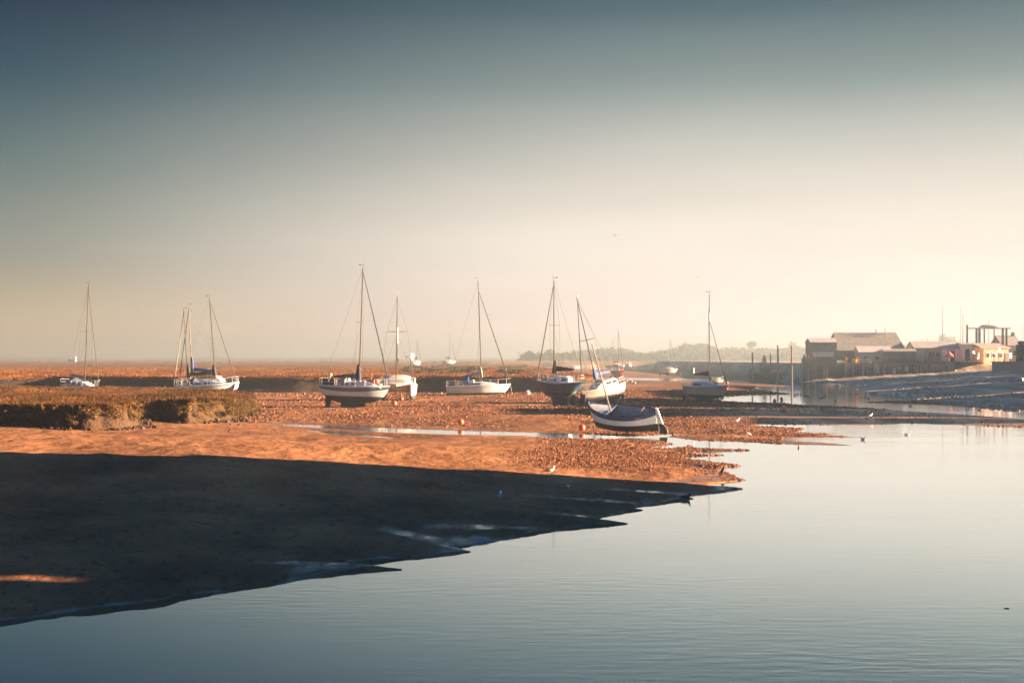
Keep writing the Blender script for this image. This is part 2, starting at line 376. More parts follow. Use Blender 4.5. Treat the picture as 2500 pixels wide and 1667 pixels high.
def water_material():
    m = bpy.data.materials.new('estuary_water'); m.use_nodes = True; nt = m.node_tree; N = nt.nodes; L = nt.links
    N.remove(N['Principled BSDF']); out = N['Material Output']
    tc = N.new('ShaderNodeTexCoord')
    def nz(sc, sxyz, det):
        mp = N.new('ShaderNodeMapping'); mp.inputs['Scale'].default_value = sxyz; L.new(tc.outputs['Object'], mp.inputs[0])
        n = N.new('ShaderNodeTexNoise'); n.inputs['Scale'].default_value = sc; n.inputs['Detail'].default_value = det; L.new(mp.outputs[0], n.inputs['Vector']); return n.outputs['Fac']
    a = nz(2.5, (.5, 1.6, 1), 3); c = nz(.06, (1, 2.2, 1), 3)
    mr = N.new('ShaderNodeMapRange'); L.new(c, mr.inputs[0]); mr.inputs[1].default_value = .40; mr.inputs[2].default_value = .62; mr.inputs[3].default_value = .12; mr.inputs[4].default_value = 1.0
    mul = N.new('ShaderNodeMath'); mul.operation = 'MULTIPLY'; L.new(a, mul.inputs[0]); L.new(mr.outputs[0], mul.inputs[1])
    bp = N.new('ShaderNodeBump'); bp.inputs['Distance'].default_value = .011; bp.inputs['Strength'].default_value = .5; L.new(mul.outputs[0], bp.inputs['Height'])
    gl = N.new('ShaderNodeBsdfGlossy'); gl.inputs['Roughness'].default_value = .06; gl.inputs['Color'].default_value = (.94, .98, .99, 1); L.new(bp.outputs[0], gl.inputs['Normal'])
    df = N.new('ShaderNodeBsdfDiffuse'); df.inputs['Color'].default_value = (.10, .12, .11, 1)
    lw = N.new('ShaderNodeLayerWeight'); lw.inputs['Blend'].default_value = .5
    fr = N.new('ShaderNodeMapRange'); L.new(lw.outputs['Facing'], fr.inputs[0]); fr.inputs[1].default_value = .4; fr.inputs[2].default_value = 1; fr.inputs[3].default_value = .35; fr.inputs[4].default_value = 1.0
    mx = N.new('ShaderNodeMixShader'); L.new(fr.outputs[0], mx.inputs[0]); L.new(df.outputs[0], mx.inputs[1]); L.new(gl.outputs[0], mx.inputs[2])
    L.new(mx.outputs[0], out.inputs['Surface'])
    return m
MATS['water'] = water_material()
w = MB().add([(-700, -50, 0), (900, -50, 0), (900, 1000, 0), (-700, 1000, 0)], [(0, 1, 2, 3)]).build('water', 'water', smooth=False)
tag(w, kind='structure')

# weed and mussel lumps on the flats ------------------------------------------------
def lumps(name, X, Y, size, hgt):
    n = len(X); Z = height(X, Y)
    ok = Z > .01
    X, Y, Z, size, hgt = X[ok], Y[ok], Z[ok], size[ok], hgt[ok]; n = len(X)
    k = 5
    ang = np.arange(k)*2*np.pi/k
    a = ang[None]+rng.uniform(0, 6.28, (n, 1)); jit = rng.uniform(.7, 1.3, (n, k))
    base = np.stack([X[:, None]+np.cos(a)*size[:, None]*jit, Y[:, None]+np.sin(a)*size[:, None]*jit, np.repeat(Z[:, None]-.05, k, 1)], -1)
    jt = rng.uniform(.35, .7, (n, k))
    mid = np.stack([X[:, None]+np.cos(a+.3)*size[:, None]*jt, Y[:, None]+np.sin(a+.3)*size[:, None]*jt, Z[:, None]+hgt[:, None]*rng.uniform(.6, 1.1, (n, k))], -1)
    top = np.stack([X+rng.normal(0, .2, n)*size, Y+rng.normal(0, .2, n)*size, Z+hgt*1.1], -1)[:, None]
    V = np.concatenate([base, mid, top], 1).reshape(-1, 3)
    f = []
    for j in range(k):
        j2 = (j+1) % k
        f += [(j, j2, k+j2), (j, k+j2, k+j), (k+j, k+j2, 2*k)]
    f = np.array(f); T = (f[None]+(np.arange(n)*(2*k+1))[:, None, None]).reshape(-1, 3)
    t = rng.uniform(.2, 1.4, (n, 1))*np.array([[1, 1, 1]])+rng.normal(0, .05, (n, 3))
    return fastmesh(name, V, T, 'lump', np.repeat(np.clip(t, .1, 2), 2*k+1, 0))
N1 = 360000
Yc = 84+(200-84)*rng.random(N1)**1.35; Xc = (rng.random(N1)*.80-.40)*Yc
keep = rng.random(N1) < cover(Xc, Yc)*.95
Xc, Yc = Xc[keep], Yc[keep]
N2 = 90000
Y2 = 50+40*rng.random(N2); X2 = (rng.random(N2)*.20-.01)*Y2
k2 = rng.random(N2) < cover(X2, Y2)*.8
Xc = np.concatenate([Xc, X2[k2]]); Yc = np.concatenate([Yc, Y2[k2]])
sz = np.clip(.046*np.exp(rng.normal(0, .40, len(Xc))), .025, .12)*np.clip(Yc/75, .7, 2.2)
lb = lumps('seaweed_lumps', Xc, Yc, sz, sz*rng.uniform(.28, .62, len(Xc)))
tag(lb, kind='stuff')

# ------------------------------------------------------------------ salt marsh banks
def resample(path, step):
    out = []
    for (a, b) in zip(path[:-1], path[1:]):
        a = np.array(a); b = np.array(b); n = max(1, int(np.linalg.norm(b-a)/step))
        for i in range(n): out.append(a+(b-a)*i/n)
    out.append(np.array(path[-1])); return np.array(out)
def bank(name, path, ztop, zbot, step, lump, closing, top_mat, wob=.5, side_mat='bank_earth'):
    """path: edge of the marsh, walked with the drop on its right-hand side"""
    p = resample(path, step)
    for _ in range(2): p[1:-1] = .25*p[:-2]+.5*p[1:-1]+.25*p[2:]
    t = np.gradient(p, axis=0); t /= np.linalg.norm(t, axis=1)[:, None]+1e-9
    nrm = np.stack([t[:, 1], -t[:, 0]], 1)
    s = np.concatenate([[0], np.cumsum(np.linalg.norm(np.diff(p, axis=0), axis=1))])
    L0 = wob*fbm(s/lump, s*0, 61, 3)+wob*.7*np.abs(fbm(s/(lump*.45), s*0+3, 62, 2))
    prof = [(1.15, -.05, 1.0), (.75, .12, 1.3), (.38, .30, 1.4), (.08, .50, 1.2), (.02, .66, .9), (.18, .80, .8), (.26, .90, .7), (.16, .97, .5), (-.15, 1.0, .3), (-.8, 1.01, .1)]
    H = ztop-zbot; rows = []
    for k, (off, f, nz) in enumerate(prof):
        o = off*H*.30+L0*(.4+.6*nz)+.16*nz*fbm(s/.55, s*0+k*.9, 70, 2)
        z = zbot+f*H+.08*fbm(s/1.1, s*0+k, 75, 2)*(1 if k < 8 else .5)
        rows.append(np.concatenate([p+nrm*o[:, None], z[:, None]], 1))
    n = len(p); V = np.concatenate(rows); T = []
    for k in range(len(rows)-1):
        a = np.arange(n-1)+k*n
        T.append(np.stack([a, a+1, a+1+n, a+n], 1))
    T = [tuple(int(i) for i in q) for q in np.concatenate(T)]
    ring = [tuple(q) for q in rows[-1]]+[(x, y, ztop) for x, y in closing]
    o0 = (len(rows)-1)*n
    V = [tuple(q) for q in V]+ring[n:]
    tri = tessellate_polygon([[Vector((q[0], q[1], 0)) for q in ring]])
    mb = MB(); mb.v = V; mb.f = T+[tuple(o0+i for i in t_) for t_ in tri]
    mb.m = [0 if (i//(n-1)) < 5 else 1 for i in range(len(T))]+[1]*len(tri)
    o = mb.build(name, [side_mat, top_mat], smooth=True, autos=80)
    ca = o.data.color_attributes.new('tint', 'FLOAT_COLOR', 'POINT'); ca.data.foreach_set('color', np.full(len(o.data.vertices)*4, .92, np.float32))
    return o, p, nrm, rows
def q2(x, y, z): return P(x, y, z)[:2]
ZI = 1.8; ZM = 2.3
isl_front = [q2(x, y, ZI) for x, y in [(-900, 1000), (-300, 992), (0, 988), (128, 989), (208, 991), (300, 988), (322, 976), (396, 975), (459, 977), (540, 973), (583, 966), (606, 961), (612, 956)]]
isl_back = [q2(x, y, ZI) for x, y in [(598, 953), (566, 953), (477, 949), (387, 946), (268, 943.5), (143, 944), (0, 941.5), (-400, 942), (-900, 945)]]
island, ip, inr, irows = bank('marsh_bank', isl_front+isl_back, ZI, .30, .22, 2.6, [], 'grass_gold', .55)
def sag(x, y, z):
    x = np.asarray(x, float); y = np.asarray(y, float); z = np.asarray(z, float)
    k = .62*sm(-24, -16.2, x+(y-108)*.12)+.10*fbm(x/5, y/7, 111)+.10*fbm(x/1.6, y/2, 113)
    return z-k*np.clip((z-.35)/(ZI-.35), 0, 1.2)
iv_ = np.empty(len(island.data.vertices)*3); island.data.vertices.foreach_get('co', iv_); iv_ = iv_.reshape(-1, 3)
iv_[:, 2] = sag(iv_[:, 0], iv_[:, 1], iv_[:, 2]); island.data.vertices.foreach_set('co', iv_.ravel()); island.data.update()
for q_ in irows: q_[:, 2] = sag(q_[:, 0], q_[:, 1], q_[:, 2])
tag(island, kind='structure')
Yb = 183.0
mf = [(-420, 196), (-300, 190), (-140, 186), (-72, 184), (-66, 188), (-60, 190), (-55, 184), (-40, 183), (-28, 181), (-12, 184), (0, 182), (6, 181), (10, 184), (11.2, 192), (10.5, 230), (9, 330), (8, 450), (6.6, 600), (6, 1000), (6, 2380)]
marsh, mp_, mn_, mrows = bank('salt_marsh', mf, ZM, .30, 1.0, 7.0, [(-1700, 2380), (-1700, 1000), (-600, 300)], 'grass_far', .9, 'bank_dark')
tag(marsh, kind='structure')

def crown_mesh(cx, cy, cz, rx, ry, rz, n, leaf, nclump=14):
    cl = []
    for _ in range(nclump):
        while True:
            q = rng.uniform(-1, 1, 3)
            if .25 < np.linalg.norm(q) < .95: break
        cl.append((q[0]*rx*.75, q[1]*ry*.75, q[2]*rz*.7, rng.uniform(.28, .48)))
    cl.append((0, 0, 0, .6))
    C = np.array(cl); k = rng.integers(0, len(C), n)
    d = rng.normal(0, 1, (n, 3)); d /= np.linalg.norm(d, axis=1)[:, None]
    r = rng.random(n)**.4
    p = C[k, :3]+d*r[:, None]*C[k, 3:4]*np.array([[rx, ry, rz]])
    p += np.array([[cx, cy, cz]])
    u = rng.normal(0, 1, (n, 3)); u /= np.linalg.norm(u, axis=1)[:, None]
    v = np.cross(u, rng.normal(0, 1, (n, 3))); v /= np.linalg.norm(v, axis=1)[:, None]
    s = leaf*rng.uniform(.6, 1.3, (n, 1))
    V = np.stack([p-u*s, p+v*s*.7, p+u*s, p-v*s*.7], 1).reshape(-1, 3)
    t = (.6+.8*rng.random((len(C), 1)))[k]*rng.uniform(.8, 1.2, (n, 1))*np.ones((1, 3))
    return V, np.arange(n*4).reshape(-1, 4), np.repeat(t, 4, 0)
def tufts(name, X, Y, Z, h, w, m, tlo=.6, thi=1.3, nb=3, green=None):
    n = len(X)
    V = []; T = []
    for k in range(nb):
        a = rng.uniform(0, 6.28, n); la = rng.uniform(0, 6.28, n); ln = h*rng.uniform(.1, .6, n)
        ox = rng.normal(0, .5, n)*w*2; oy = rng.normal(0, .5, n)*w*2
        b0 = np.stack([X+ox-np.cos(a)*w, Y+oy-np.sin(a)*w, Z-.04], 1); b1 = np.stack([X+ox+np.cos(a)*w, Y+oy+np.sin(a)*w, Z-.04], 1)
        tp = np.stack([X+ox+np.cos(la)*ln, Y+oy+np.sin(la)*ln, Z+h*rng.uniform(.6, 1.1, n)], 1)
        V.append(np.stack([b0, b1, tp], 1))
    V = np.stack(V, 1).reshape(-1, 3); T = np.arange(n*nb*3).reshape(-1, 3)
    t = rng.uniform(tlo, thi, (n, 1))*np.ones((1, 3))*(1+rng.normal(0, .07, (n, 3)))
    t = t*np.clip(.95+1.5*fbm(X/2.2, Y/4.5, 101), .35, 1.5)[:, None]
    if green is not None: t = t*(1-green[:, None])+green[:, None]*np.array([[.42, .62, .6]])
    return fastmesh(name, V, T, m, np.repeat(np.clip(t, .1, 2.5), nb*3, 0))
def inpoly(X, Y, poly):
    ins = np.zeros(X.shape, bool); n = len(poly)
    for i in range(n):
        x0, y0 = poly[i]; x1, y1 = poly[(i+1) % n]
        if y0 != y1: ins ^= ((y0 > Y) != (y1 > Y)) & (X < (Y-y0)*(x1-x0)/(y1-y0)+x0)
    return ins
# island: turf over the top, shaggy fringe over the lip
n = 80000; Xi = -75+62*rng.random(n); Yi = 82+66*rng.random(n)
iv = [tuple(q[:2]) for q in irows[-1]]
k = inpoly(Xi, Yi, iv) & (rng.random(n) < np.clip(1.2-(Yi-87)/70, .3, 1))
Xi, Yi = Xi[k], Yi[k]
gr = np.clip(2.2*fbm(Xi/2.5, Yi/4, 91)-.25, 0, .9)
fr = []; 
nI = len(ip)
for (row, cnt) in ((5, 1), (6, 3), (7, 4), (8, 4)):
    for _ in range(cnt):
        q = irows[row]; j = rng.integers(0, nI-1, nI*3); u = rng.random((nI*3, 1))
        fr.append(q[j]*(1-u)+q[j+1]*u)
fr = np.concatenate(fr); fr = fr[(fr[:, 1] < 128)]
Xa = np.concatenate([Xi, fr[:, 0]]); Ya = np.concatenate([Yi, fr[:, 1]]); Za = np.concatenate([sag(Xi, Yi, np.full(len(Xi), ZI)), fr[:, 2]])
ga = np.concatenate([gr, np.clip(1.6*fbm(fr[:, 0]/1.5, fr[:, 1]/1.5, 92)-.1, 0, .9)])
gi = tufts('grass', Xa, Ya, Za, rng.uniform(.07, .20, len(Xa)), rng.uniform(.012, .03, len(Xa)), 'grass_gold', .55, 1.45, 3, ga)
tag(gi, kind='stuff')
fr_ = []
q = irows[0]; j = rng.integers(0, nI-1, 2600); u = rng.random((2600, 1)); qq = q[j]*(1-u)+q[j+1]*u; qn = inr[j]*rng.normal(.0, .35, (2600, 1))
Xl, Yl = qq[:, 0]+qn[:, 0], qq[:, 1]+qn[:, 1]; kk = Yl < 118; sl_ = rng.uniform(.05, .22, kk.sum())
tl = lumps('fallen_turf', Xl[kk], Yl[kk], sl_, sl_*.8); tl.data.materials.clear(); tl.data.materials.append(MATS['bank_earth']); tag(tl, kind='stuff')
# low sea-purslane bushes hanging over the lip of the island
VV, TT, tt = [], [], []; off = 0
for j in range(0, nI, 3):
    x, y = ip[j]
    if y > 118: continue
    for _ in range(3):
        u = rng.random(); rr = rng.uniform(.35, .75)
        if fbm(np.array([j*.05]), np.array([.3]), 44)[0] < -.36: continue
        px_ = x+inr[j][0]*(.25+.25*u)+rng.normal(0, .25); py_ = y+inr[j][1]*(.25+.25*u)+rng.normal(0, .25)
        V, T, t = crown_mesh(px_, py_, float(sag(px_, py_, ZI))-.12-.85*u**1.5*(.55 if x > -20 else 1), rr*.8, rr*.7, rr*.62, 260, .035, 6)
        VV.append(V); TT.append(T+off); tt.append(t); off += len(V)
sb_ = fastmesh('marsh_shrubs', np.concatenate(VV), np.concatenate(TT), 'shrub', np.concatenate(tt)); tag(sb_, kind='stuff')
# far marsh: coarse tufts along the lip and over the first stretch
n = 60000; Ym = 183+190*rng.random(n)**1.8; Xm = (rng.random(n)*.50-.42)*Ym
mv = [tuple(q[:2]) for q in mrows[-1]]+[(-1700, 2380), (-1700, 1000), (-600, 300)]
k = inpoly(Xm, Ym, mv); Xm, Ym = Xm[k], Ym[k]
fr = []
for row in (5, 6, 7, 8):
    q = mrows[row]; n_ = len(q); j = rng.integers(0, n_-1, n_*4); u = rng.random((n_*4, 1)); fr.append(q[j]*(1-u)+q[j+1]*u)
fr = np.concatenate(fr); fr = fr[(fr[:, 1] < 330) & (np.abs(fr[:, 0]) < 110)]
Xa = np.concatenate([Xm, fr[:, 0]]); Ya = np.concatenate([Ym, fr[:, 1]]); Za = np.concatenate([np.full(len(Xm), ZM), fr[:, 2]])
gg = np.clip(1.9*fbm(Xa/9, Ya/22, 93)-.35+sm(-6, 9, Xa)*.5, 0, .85)
gm = tufts('grass', Xa, Ya, Za, rng.uniform(.08, .24, len(Xa)), rng.uniform(.03, .08, len(Xa)), 'grass_far', .6, 1.4, 2, gg)
tag(gm, kind='stuff')

# ------------------------------------------------------------------ boats
class Hull:
    """half-breadth loft; x forward, y to port, z up from the ground"""
    def __init__(h, L, B, zwl, fb, dc=.42, tw=.72, rb=.9, rs=.15, sb=.22, ss=.06, xmax=.42, bx=2.0, rise=.18, pointed=False):
        h.__dict__.update(locals())
    def b(h, s):
        if h.pointed:
            return h.B/2*max(0.0, 1-abs((s-.5)/.5)**2.3)**.75
        if s < h.xmax: f = h.tw+(1-h.tw)*math.sin(math.pi/2*s/h.xmax)
        else: f = 1-((s-h.xmax)/(1-h.xmax))**h.bx
        return h.B/2*max(f, 0.012)
    def zd(h, s):
        return h.zwl+h.fb+h.sb*max(0, (s-.4)/.6)**2+h.ss*max(0, (.4-s)/.4)**2
    def zk(h, s):
        q = (s-.45)/.55
        z = h.zwl-h.dc*(1-abs(q)**2.2)
        if s < .45: z = h.zwl-h.dc+(h.dc+h.rise)*((.45-s)/.45)**2.4
        return z
    def pt(h, s, v, side=1, off=0.0):
        b, zd, zk = h.b(s), h.zd(s), h.zk(s)
        e = .36+.44*max(0, (s-.45)/.55)**1.3
        if h.pointed: e = .42+.5*abs((s-.5)/.5)**2
        z = zk+(zd-zk)*v**1.45
        y = b*v**e
        x = h.L*(s-.5)-h.rb*(1-v)**1.1*max(0, s)**7+h.rs*(1-v)*(1-s)**7
        return Vector((x, side*(y+off), z))
    def mesh(h, mats, stripes=(), vs=None, ns=22, transom=True, clink=0.0):
        """stripes: (v0, v1, material slot); slot 0 topsides, slot 1 bottom"""
        vs = vs or [0, .05, .12, .2, .3, .4, .5, .6, .7, .78, .82, .86, .90, .94, .97, 1]
        mb = MB(); ss = [i/(ns-1) for i in range(ns)]
        for side in (1, -1):
            rings = [[h.pt(s, v, side, clink*(j % 2) if v > 0 else 0) for j, v in enumerate(vs)] for s in ss]
            n = len(vs); o = len(mb.v); mb.v += [tuple(p) for r in rings for p in r]
            for i in range(ns-1):
                for j in range(n-1):
                    mi = 0; vm = (vs[j]+vs[j+1])/2
                    for a, b_, k in stripes:
                        if a < vm < b_: mi = k
                    mb.f.append((o+i*n+j, o+i*n+j+1, o+(i+1)*n+j+1, o+(i+1)*n+j)); mb.m.append(mi)
        if transom:
            n = len(vs)
            ring = [h.pt(0, v, 1) for v in vs]+[h.pt(0, v, -1) for v in reversed(vs[1:])]
            mb.add(ring, [tuple(range(len(ring)))], 0)
        o = mb.build('hull', mats, weld=True)
        me = o.data; bm = bmesh.new(); bm.from_mesh(me)
        bmesh.ops.bisect_plane(bm, geom=bm.verts[:]+bm.edges[:]+bm.faces[:], plane_co=(0, 0, h.zwl+.03), plane_no=(0, 0, 1))
        me.materials.append(MATS['weed_line']); wi = len(me.materials)-1
        bmesh.ops.bisect_plane(bm, geom=bm.verts[:]+bm.edges[:]+bm.faces[:], plane_co=(0, 0, h.zwl+.10), plane_no=(.012, 0, 1))
        for f in bm.faces:
            c_ = f.calc_center_median()
            if c_.z < h.zwl+.03: f.material_index = 1
            elif c_.z+.012*c_.x < h.zwl+.10 and h.fb > .7: f.material_index = wi
        bm.to_mesh(me); bm.free(); me.set_sharp_from_angle(angle=R(40))
        return o
    def deck(h, mat_, inset=0.0, a=0.0, b=1.0, camber=.06, drop=.0):
        mb = MB(); n = 18; L, C, Rr = [], [], []
        for i in range(n):
            s = a+(b-a)*i/(n-1); p = h.pt(s, 1, 1); y = max(p.y-inset, .005)
            L.append((p.x, y, p.z-drop)); C.append((p.x, 0, p.z-drop+camber*y)); Rr.append((p.x, -y, p.z-drop))
        mb.loft([L, C, Rr], closed=False)
        return mb.build('deck', mat_)

def cabin(h, s0, s1, hc, wf=.62, mat_='gelcoat_white', front=.35, aft=.06, name='cabin'):
    """s0 aft end, s1 forward end; returns object and a function for side points"""
    def sec(u):
        s = s0+(s1-s0)*u
        p = h.pt(s, 1, 1); w = max(.08, p.y*wf)
        k = min(1, u/aft if aft > 0 else 1)*.25+.75 if u < aft else 1.0
        if u > 1-front: k = 1-.93*((u-1+front)/front)**1.25
        return p.x, p.z, w, hc*k
    def side(u, f, sd, off=0.0):
        x, z, w, hh = sec(u); return Vector((x, sd*(w*(1-.14*f)+off), z-.02+hh*.86*f))
    mb = MB(); rings = []
    for i in range(15):
        u = i/14; x, z, w, hh = sec(u)
        rings.append([(x, w, z-.06), (x, w*.86, z+hh*.84), (x, w*.74, z+hh*.96), (x, w*.3, z+hh*1.06), (x, -w*.3, z+hh*1.06), (x, -w*.74, z+hh*.96), (x, -w*.86, z+hh*.84), (x, -w, z-.06)])
    mb.loft(rings, closed=False)
    r0, r1 = rings[0], rings[-1]
    mb.add(r0, [tuple(range(8))]); mb.add(r1, [tuple(range(8))])
    o = mb.build(name, mat_, weld=True, autos=35)
    return o, side, sec
def window(side, u0, u1, f0, f1, sd, mat_='window_dark', skew=0.0, n=5):
    mb = MB(); a = []; b = []
    for i in range(n):
        t = i/(n-1)
        a.append(side(u0+(u1-u0)*t, f0, sd, .012)); b.append(side(u0+skew+(u1-u0-2*skew)*t, f1, sd, .012))
    a2 = [p+Vector((0, -sd*.03, 0)) for p in a]; b2 = [p+Vector((0, -sd*.03, 0)) for p in b]
    mb.loft([a2, a, b, b2], closed=False)
    return mb.build('window', mat_, smooth=False)

def rig(root, xm, zb, zt, hull, spread=.9, spz=.52, rm=.052, mmat='alloy', fore=None, furl=.0, fmat='furl_grey', back=True, boom=None, cover=None, rake=0.0, frac=.97, vane=True, nshroud=2, boomz=.9, boompitch=.03, luffcover=0.0):
    H = zt-zb
    def mp(f): return Vector((xm-rake*H*f, 0, zb+H*f))
    MB().tube([mp(0), mp(.6), mp(1)], [rm, rm*.95, rm*.72], 8).build('mast', mmat, root)
    s0 = (xm/hull.L)+.5
    for sd in (1, -1):
        c = hull.pt(min(max(s0-.02, .05), .95), 1, sd); c = Vector((c.x, c.y*.94, c.z))
        sp = mp(spz)+Vector((-.08, sd*spread, .03))
        if spread > 0:
            MB().tube([mp(spz), sp], [.035, .022], 5).build('spreader', mmat, root)
            MB().tube([mp(frac), sp, c], .011, 4).build('shroud', 'wire', root)
        else:
            MB().tube([mp(frac), c], .011, 4).build('shroud', 'wire', root)
        if nshroud > 1:
            c2 = hull.pt(min(max(s0-.10, .05), .95), 1, sd)
            MB().tube([mp(spz-.02), c2], .010, 4).build('shroud', 'wire', root)
    fp = hull.pt(.985, 1, 1); fp = Vector((fp.x, 0, fp.z+.05))
    ft = mp(frac if fore is None else fore)
    if furl > 0:
        d = fp-ft
        MB().tube([ft, ft+d*.03, ft+d*.5, ft+d*.93, fp], [.012, furl*.6, furl, furl*1.15, .02], 7).build('furled_sail', fmat, root)
    else: MB().tube([ft, fp], .012, 4).build('forestay', 'wire', root)
    if back:
        bp_ = hull.pt(.01, 1, 1)
        MB().tube([mp(.99), Vector((bp_.x, 0, bp_.z))], .010, 4).build('backstay', 'wire', root)
    if vane:
        t = mp(1)
        mb = MB().tube([t, t+Vector((0, 0, .35))], .012, 4); mb.tube([t+Vector((-.28, 0, .22)), t+Vector((.22, 0, .22))], .012, 4)
        mb.box(t+Vector((-.28, 0, .25)), (.14, .015, .09)); mb.tube([t+Vector((.05, .1, .0)), t+Vector((.05, .1, .6))], .008, 4)
        mb.build('wind_vane', 'mast_dark', root)
    if boom:
        a = Vector((xm-.08, 0, zb+boomz)); b = a+Vector((-boom, 0, boom*boompitch))
        MB().tube([a, b], .05, 7).build('boom', mmat, root)
        if cover:
            k = 12; rings = []
            for i in range(k):
                u = i/(k-1); c = a+(b-a)*u; hh = .34*(1-u)**.8+.16; wv = .02*math.sin(u*23)
                ww = .13*(1-.35*u)
                rings.append([(c.x, ww*math.cos(t), c.z-.05+(hh+wv)*(.5+.5*math.sin(t))) for t in [j*2*math.pi/8 for j in range(8)]])
            MB().loft(rings, True, True).build('sail_cover', cover, root)
            if luffcover:
                rings = []
                for i in range(8):
                    u = i/7; z = zb+boomz-.25+luffcover*u; w = .16*(1-u)**.6+.07
                    rings.append([(xm-.1+w*1.3*math.cos(t), w*math.sin(t), z) for t in [j*2*math.pi/8 for j in range(8)]])
                MB().loft(rings, True, True).build('mast_cover', cover, root)
def rails(root, h, s_p=.80, s_s=.16, hgt=.58, stan=(.25, .4, .55, .68), pul=True, push=True):
    def dp(s, sd, z=0): p = h.pt(s, 1, sd); return Vector((p.x, p.y*.95, p.z+z))
    if pul:
        mb = MB(); top = [dp(s_p, 1, hgt), dp(.92, 1, hgt+.02), dp(.99, 1, hgt+.05)+Vector((.12, 0, 0)), dp(.99, -1, hgt+.05)+Vector((.12, 0, 0)), dp(.92, -1, hgt+.02), dp(s_p, -1, hgt)]
        mb.tube(top, .014, 5)
        for s in (s_p, .93):
            for sd in (1, -1): mb.tube([dp(s, sd), dp(s, sd, hgt)], .014, 5)
        mb.build('pulpit', 'stainless', root)
    if push:
        mb = MB(); mb.tube([dp(s_s, 1, hgt), dp(.01, 1, hgt), dp(.01, -1, hgt), dp(s_s, -1, hgt)], .014, 5)
        mb.tube([dp(s_s, 1, hgt*.5), dp(.01, 1, hgt*.5), dp(.01, -1, hgt*.5), dp(s_s, -1, hgt*.5)], .010, 5)
        for s in (s_s, .01):
            for sd in (1, -1): mb.tube([dp(s, sd), dp(s, sd, hgt)], .014, 5)
        mb.build('pushpit', 'stainless', root)
    if stan:
        for sd in (1, -1):
            mb = MB()
            for s in stan: mb.tube([dp(s, sd), dp(s, sd, hgt)], .013, 5)
            for k in (1, .5): mb.tube([dp(s, sd, hgt*k) for s in [s_s]+list(stan)+[s_p]], .007, 4)
            mb.build('guard_rail', 'stainless', root)
def keels(root, h, twin=True, s=.45, ln=1.3, th=.10, m='antifoul_navy', z0=-.25, spread=.5, long=None):
    zt = h.zwl-h.dc*.35
    ys_ = (spread, -spread) if twin else (0,)
    for y in ys_:
        x = h.L*(s-.5); rings = []
        for z, k, dx in ((z0, .72, -.05), (zt*.5, .86, 0), (zt, 1.05, .08)):
            yy = y*(1+.25*(1-z/zt)) if twin else 0
            l = ln*k/2
            rings.append([(x+dx+l*a, yy+th*b, z) for a, b in ((1, 0), (.7, .5), (.1, .6), (-.6, .4), (-1, 0), (-.6, -.4), (.1, -.6), (.7, -.5))])
        MB().loft(rings, True, True).build('keel', m, root)
def rudder(root, h, depth=None, w=.5, top=.35, m='antifoul_navy', x=None, transom=True, z0=-.2):
    p = h.pt(0, .6, 1); xx = p.x-.03 if x is None else x
    zt = h.zwl+top
    out = [(xx-.02, zt), (xx-.25, zt-.05), (xx-w*1.0, h.zwl-.1), (xx-w*.95, z0), (xx-w*.2, z0), (xx+.04, h.zwl-.15)]
    rings = [[(a, y, z) for a, z in out] for y in (.035, -.035)]
    MB().loft(rings, True, True).build('rudder', m, root, smooth=False)
def hood(root, x0, x1, z, w, hh, mat_):
    mb = MB(); rings = []
    for i in range(6):
        u = i/5; x = x0+(x1-x0)*u; k = math.sin(math.pi/2*min(1, .12+u*1.1))
        rings.append([(x, w*math.cos(t), z+hh*k*math.sin(t)**.7) for t in [math.pi*j/10 for j in range(11)]])
    mb.loft(rings, closed=False); mb.add(rings[-1], [tuple(range(11))]); mb.add(rings[0], [tuple(range(11))])
    mb.build('spray_hood', mat_, root)
def windgen(root, x, y, z, hgt, face=0.0):
    mb = MB().tube([(x, y, z), (x, y, z+hgt)], .03, 6); mb.build('generator_pole', 'alloy', root)
    mb = MB(); c = Vector((x, y, z+hgt+.05)); d = Vector((math.cos(face), math.sin(face), 0)); sd = Vector((-d.y, d.x, 0))
    mb.tube([c-d*.25, c+d*.2], [.05, .09], 8)
    for k in range(6):
        a = k*math.pi/3; r = sd*math.cos(a)+Vector((0, 0, 1))*math.sin(a); t = sd*-math.sin(a)+Vector((0, 0, 1))*math.cos(a)
        b0 = c+d*.2+r*.06; b1 = c+d*.2+r*.46
        mb.loft([[b0+t*.05, b0-t*.03+d*.03, b0-t*.03-d*.01], [b1+t*.03, b1-t*.03+d*.02, b1-t*.03-d*.005]], True, True)
    mb.add([c-d*.25, c-d*.6+Vector((0, 0, .16)), c-d*.62-Vector((0, 0, .1))], [(0, 1, 2)])
    mb.build('wind_generator', 'gelcoat_white', root)

def boatroot(name, px, py, psi, label, Y=None, z=None, heel=0.0, pitch=0.0, lean=0.0, sink=0.0, cat='sailing boat', group='boats aground in the harbour'):
    if Y is None: loc = G(px, py)
    else: loc = ((px-1250)*Y/F, Y, z)
    loc = (loc[0], loc[1], loc[2]-sink)
    M = Matrix.Rotation(R(lean), 4, 'Y') @ Matrix.Rotation(R(psi), 4, 'Z') @ Matrix.Rotation(R(pitch), 4, 'Y') @ Matrix.Rotation(R(heel), 4, 'X')
    return empty(name, loc, label, cat, group, M), loc
def fit(root, objs=()):
    for o in objs: o.parent = root
def ztop(py, Y): return CZ-(py-HZ)*Y/F

YACHTS = []
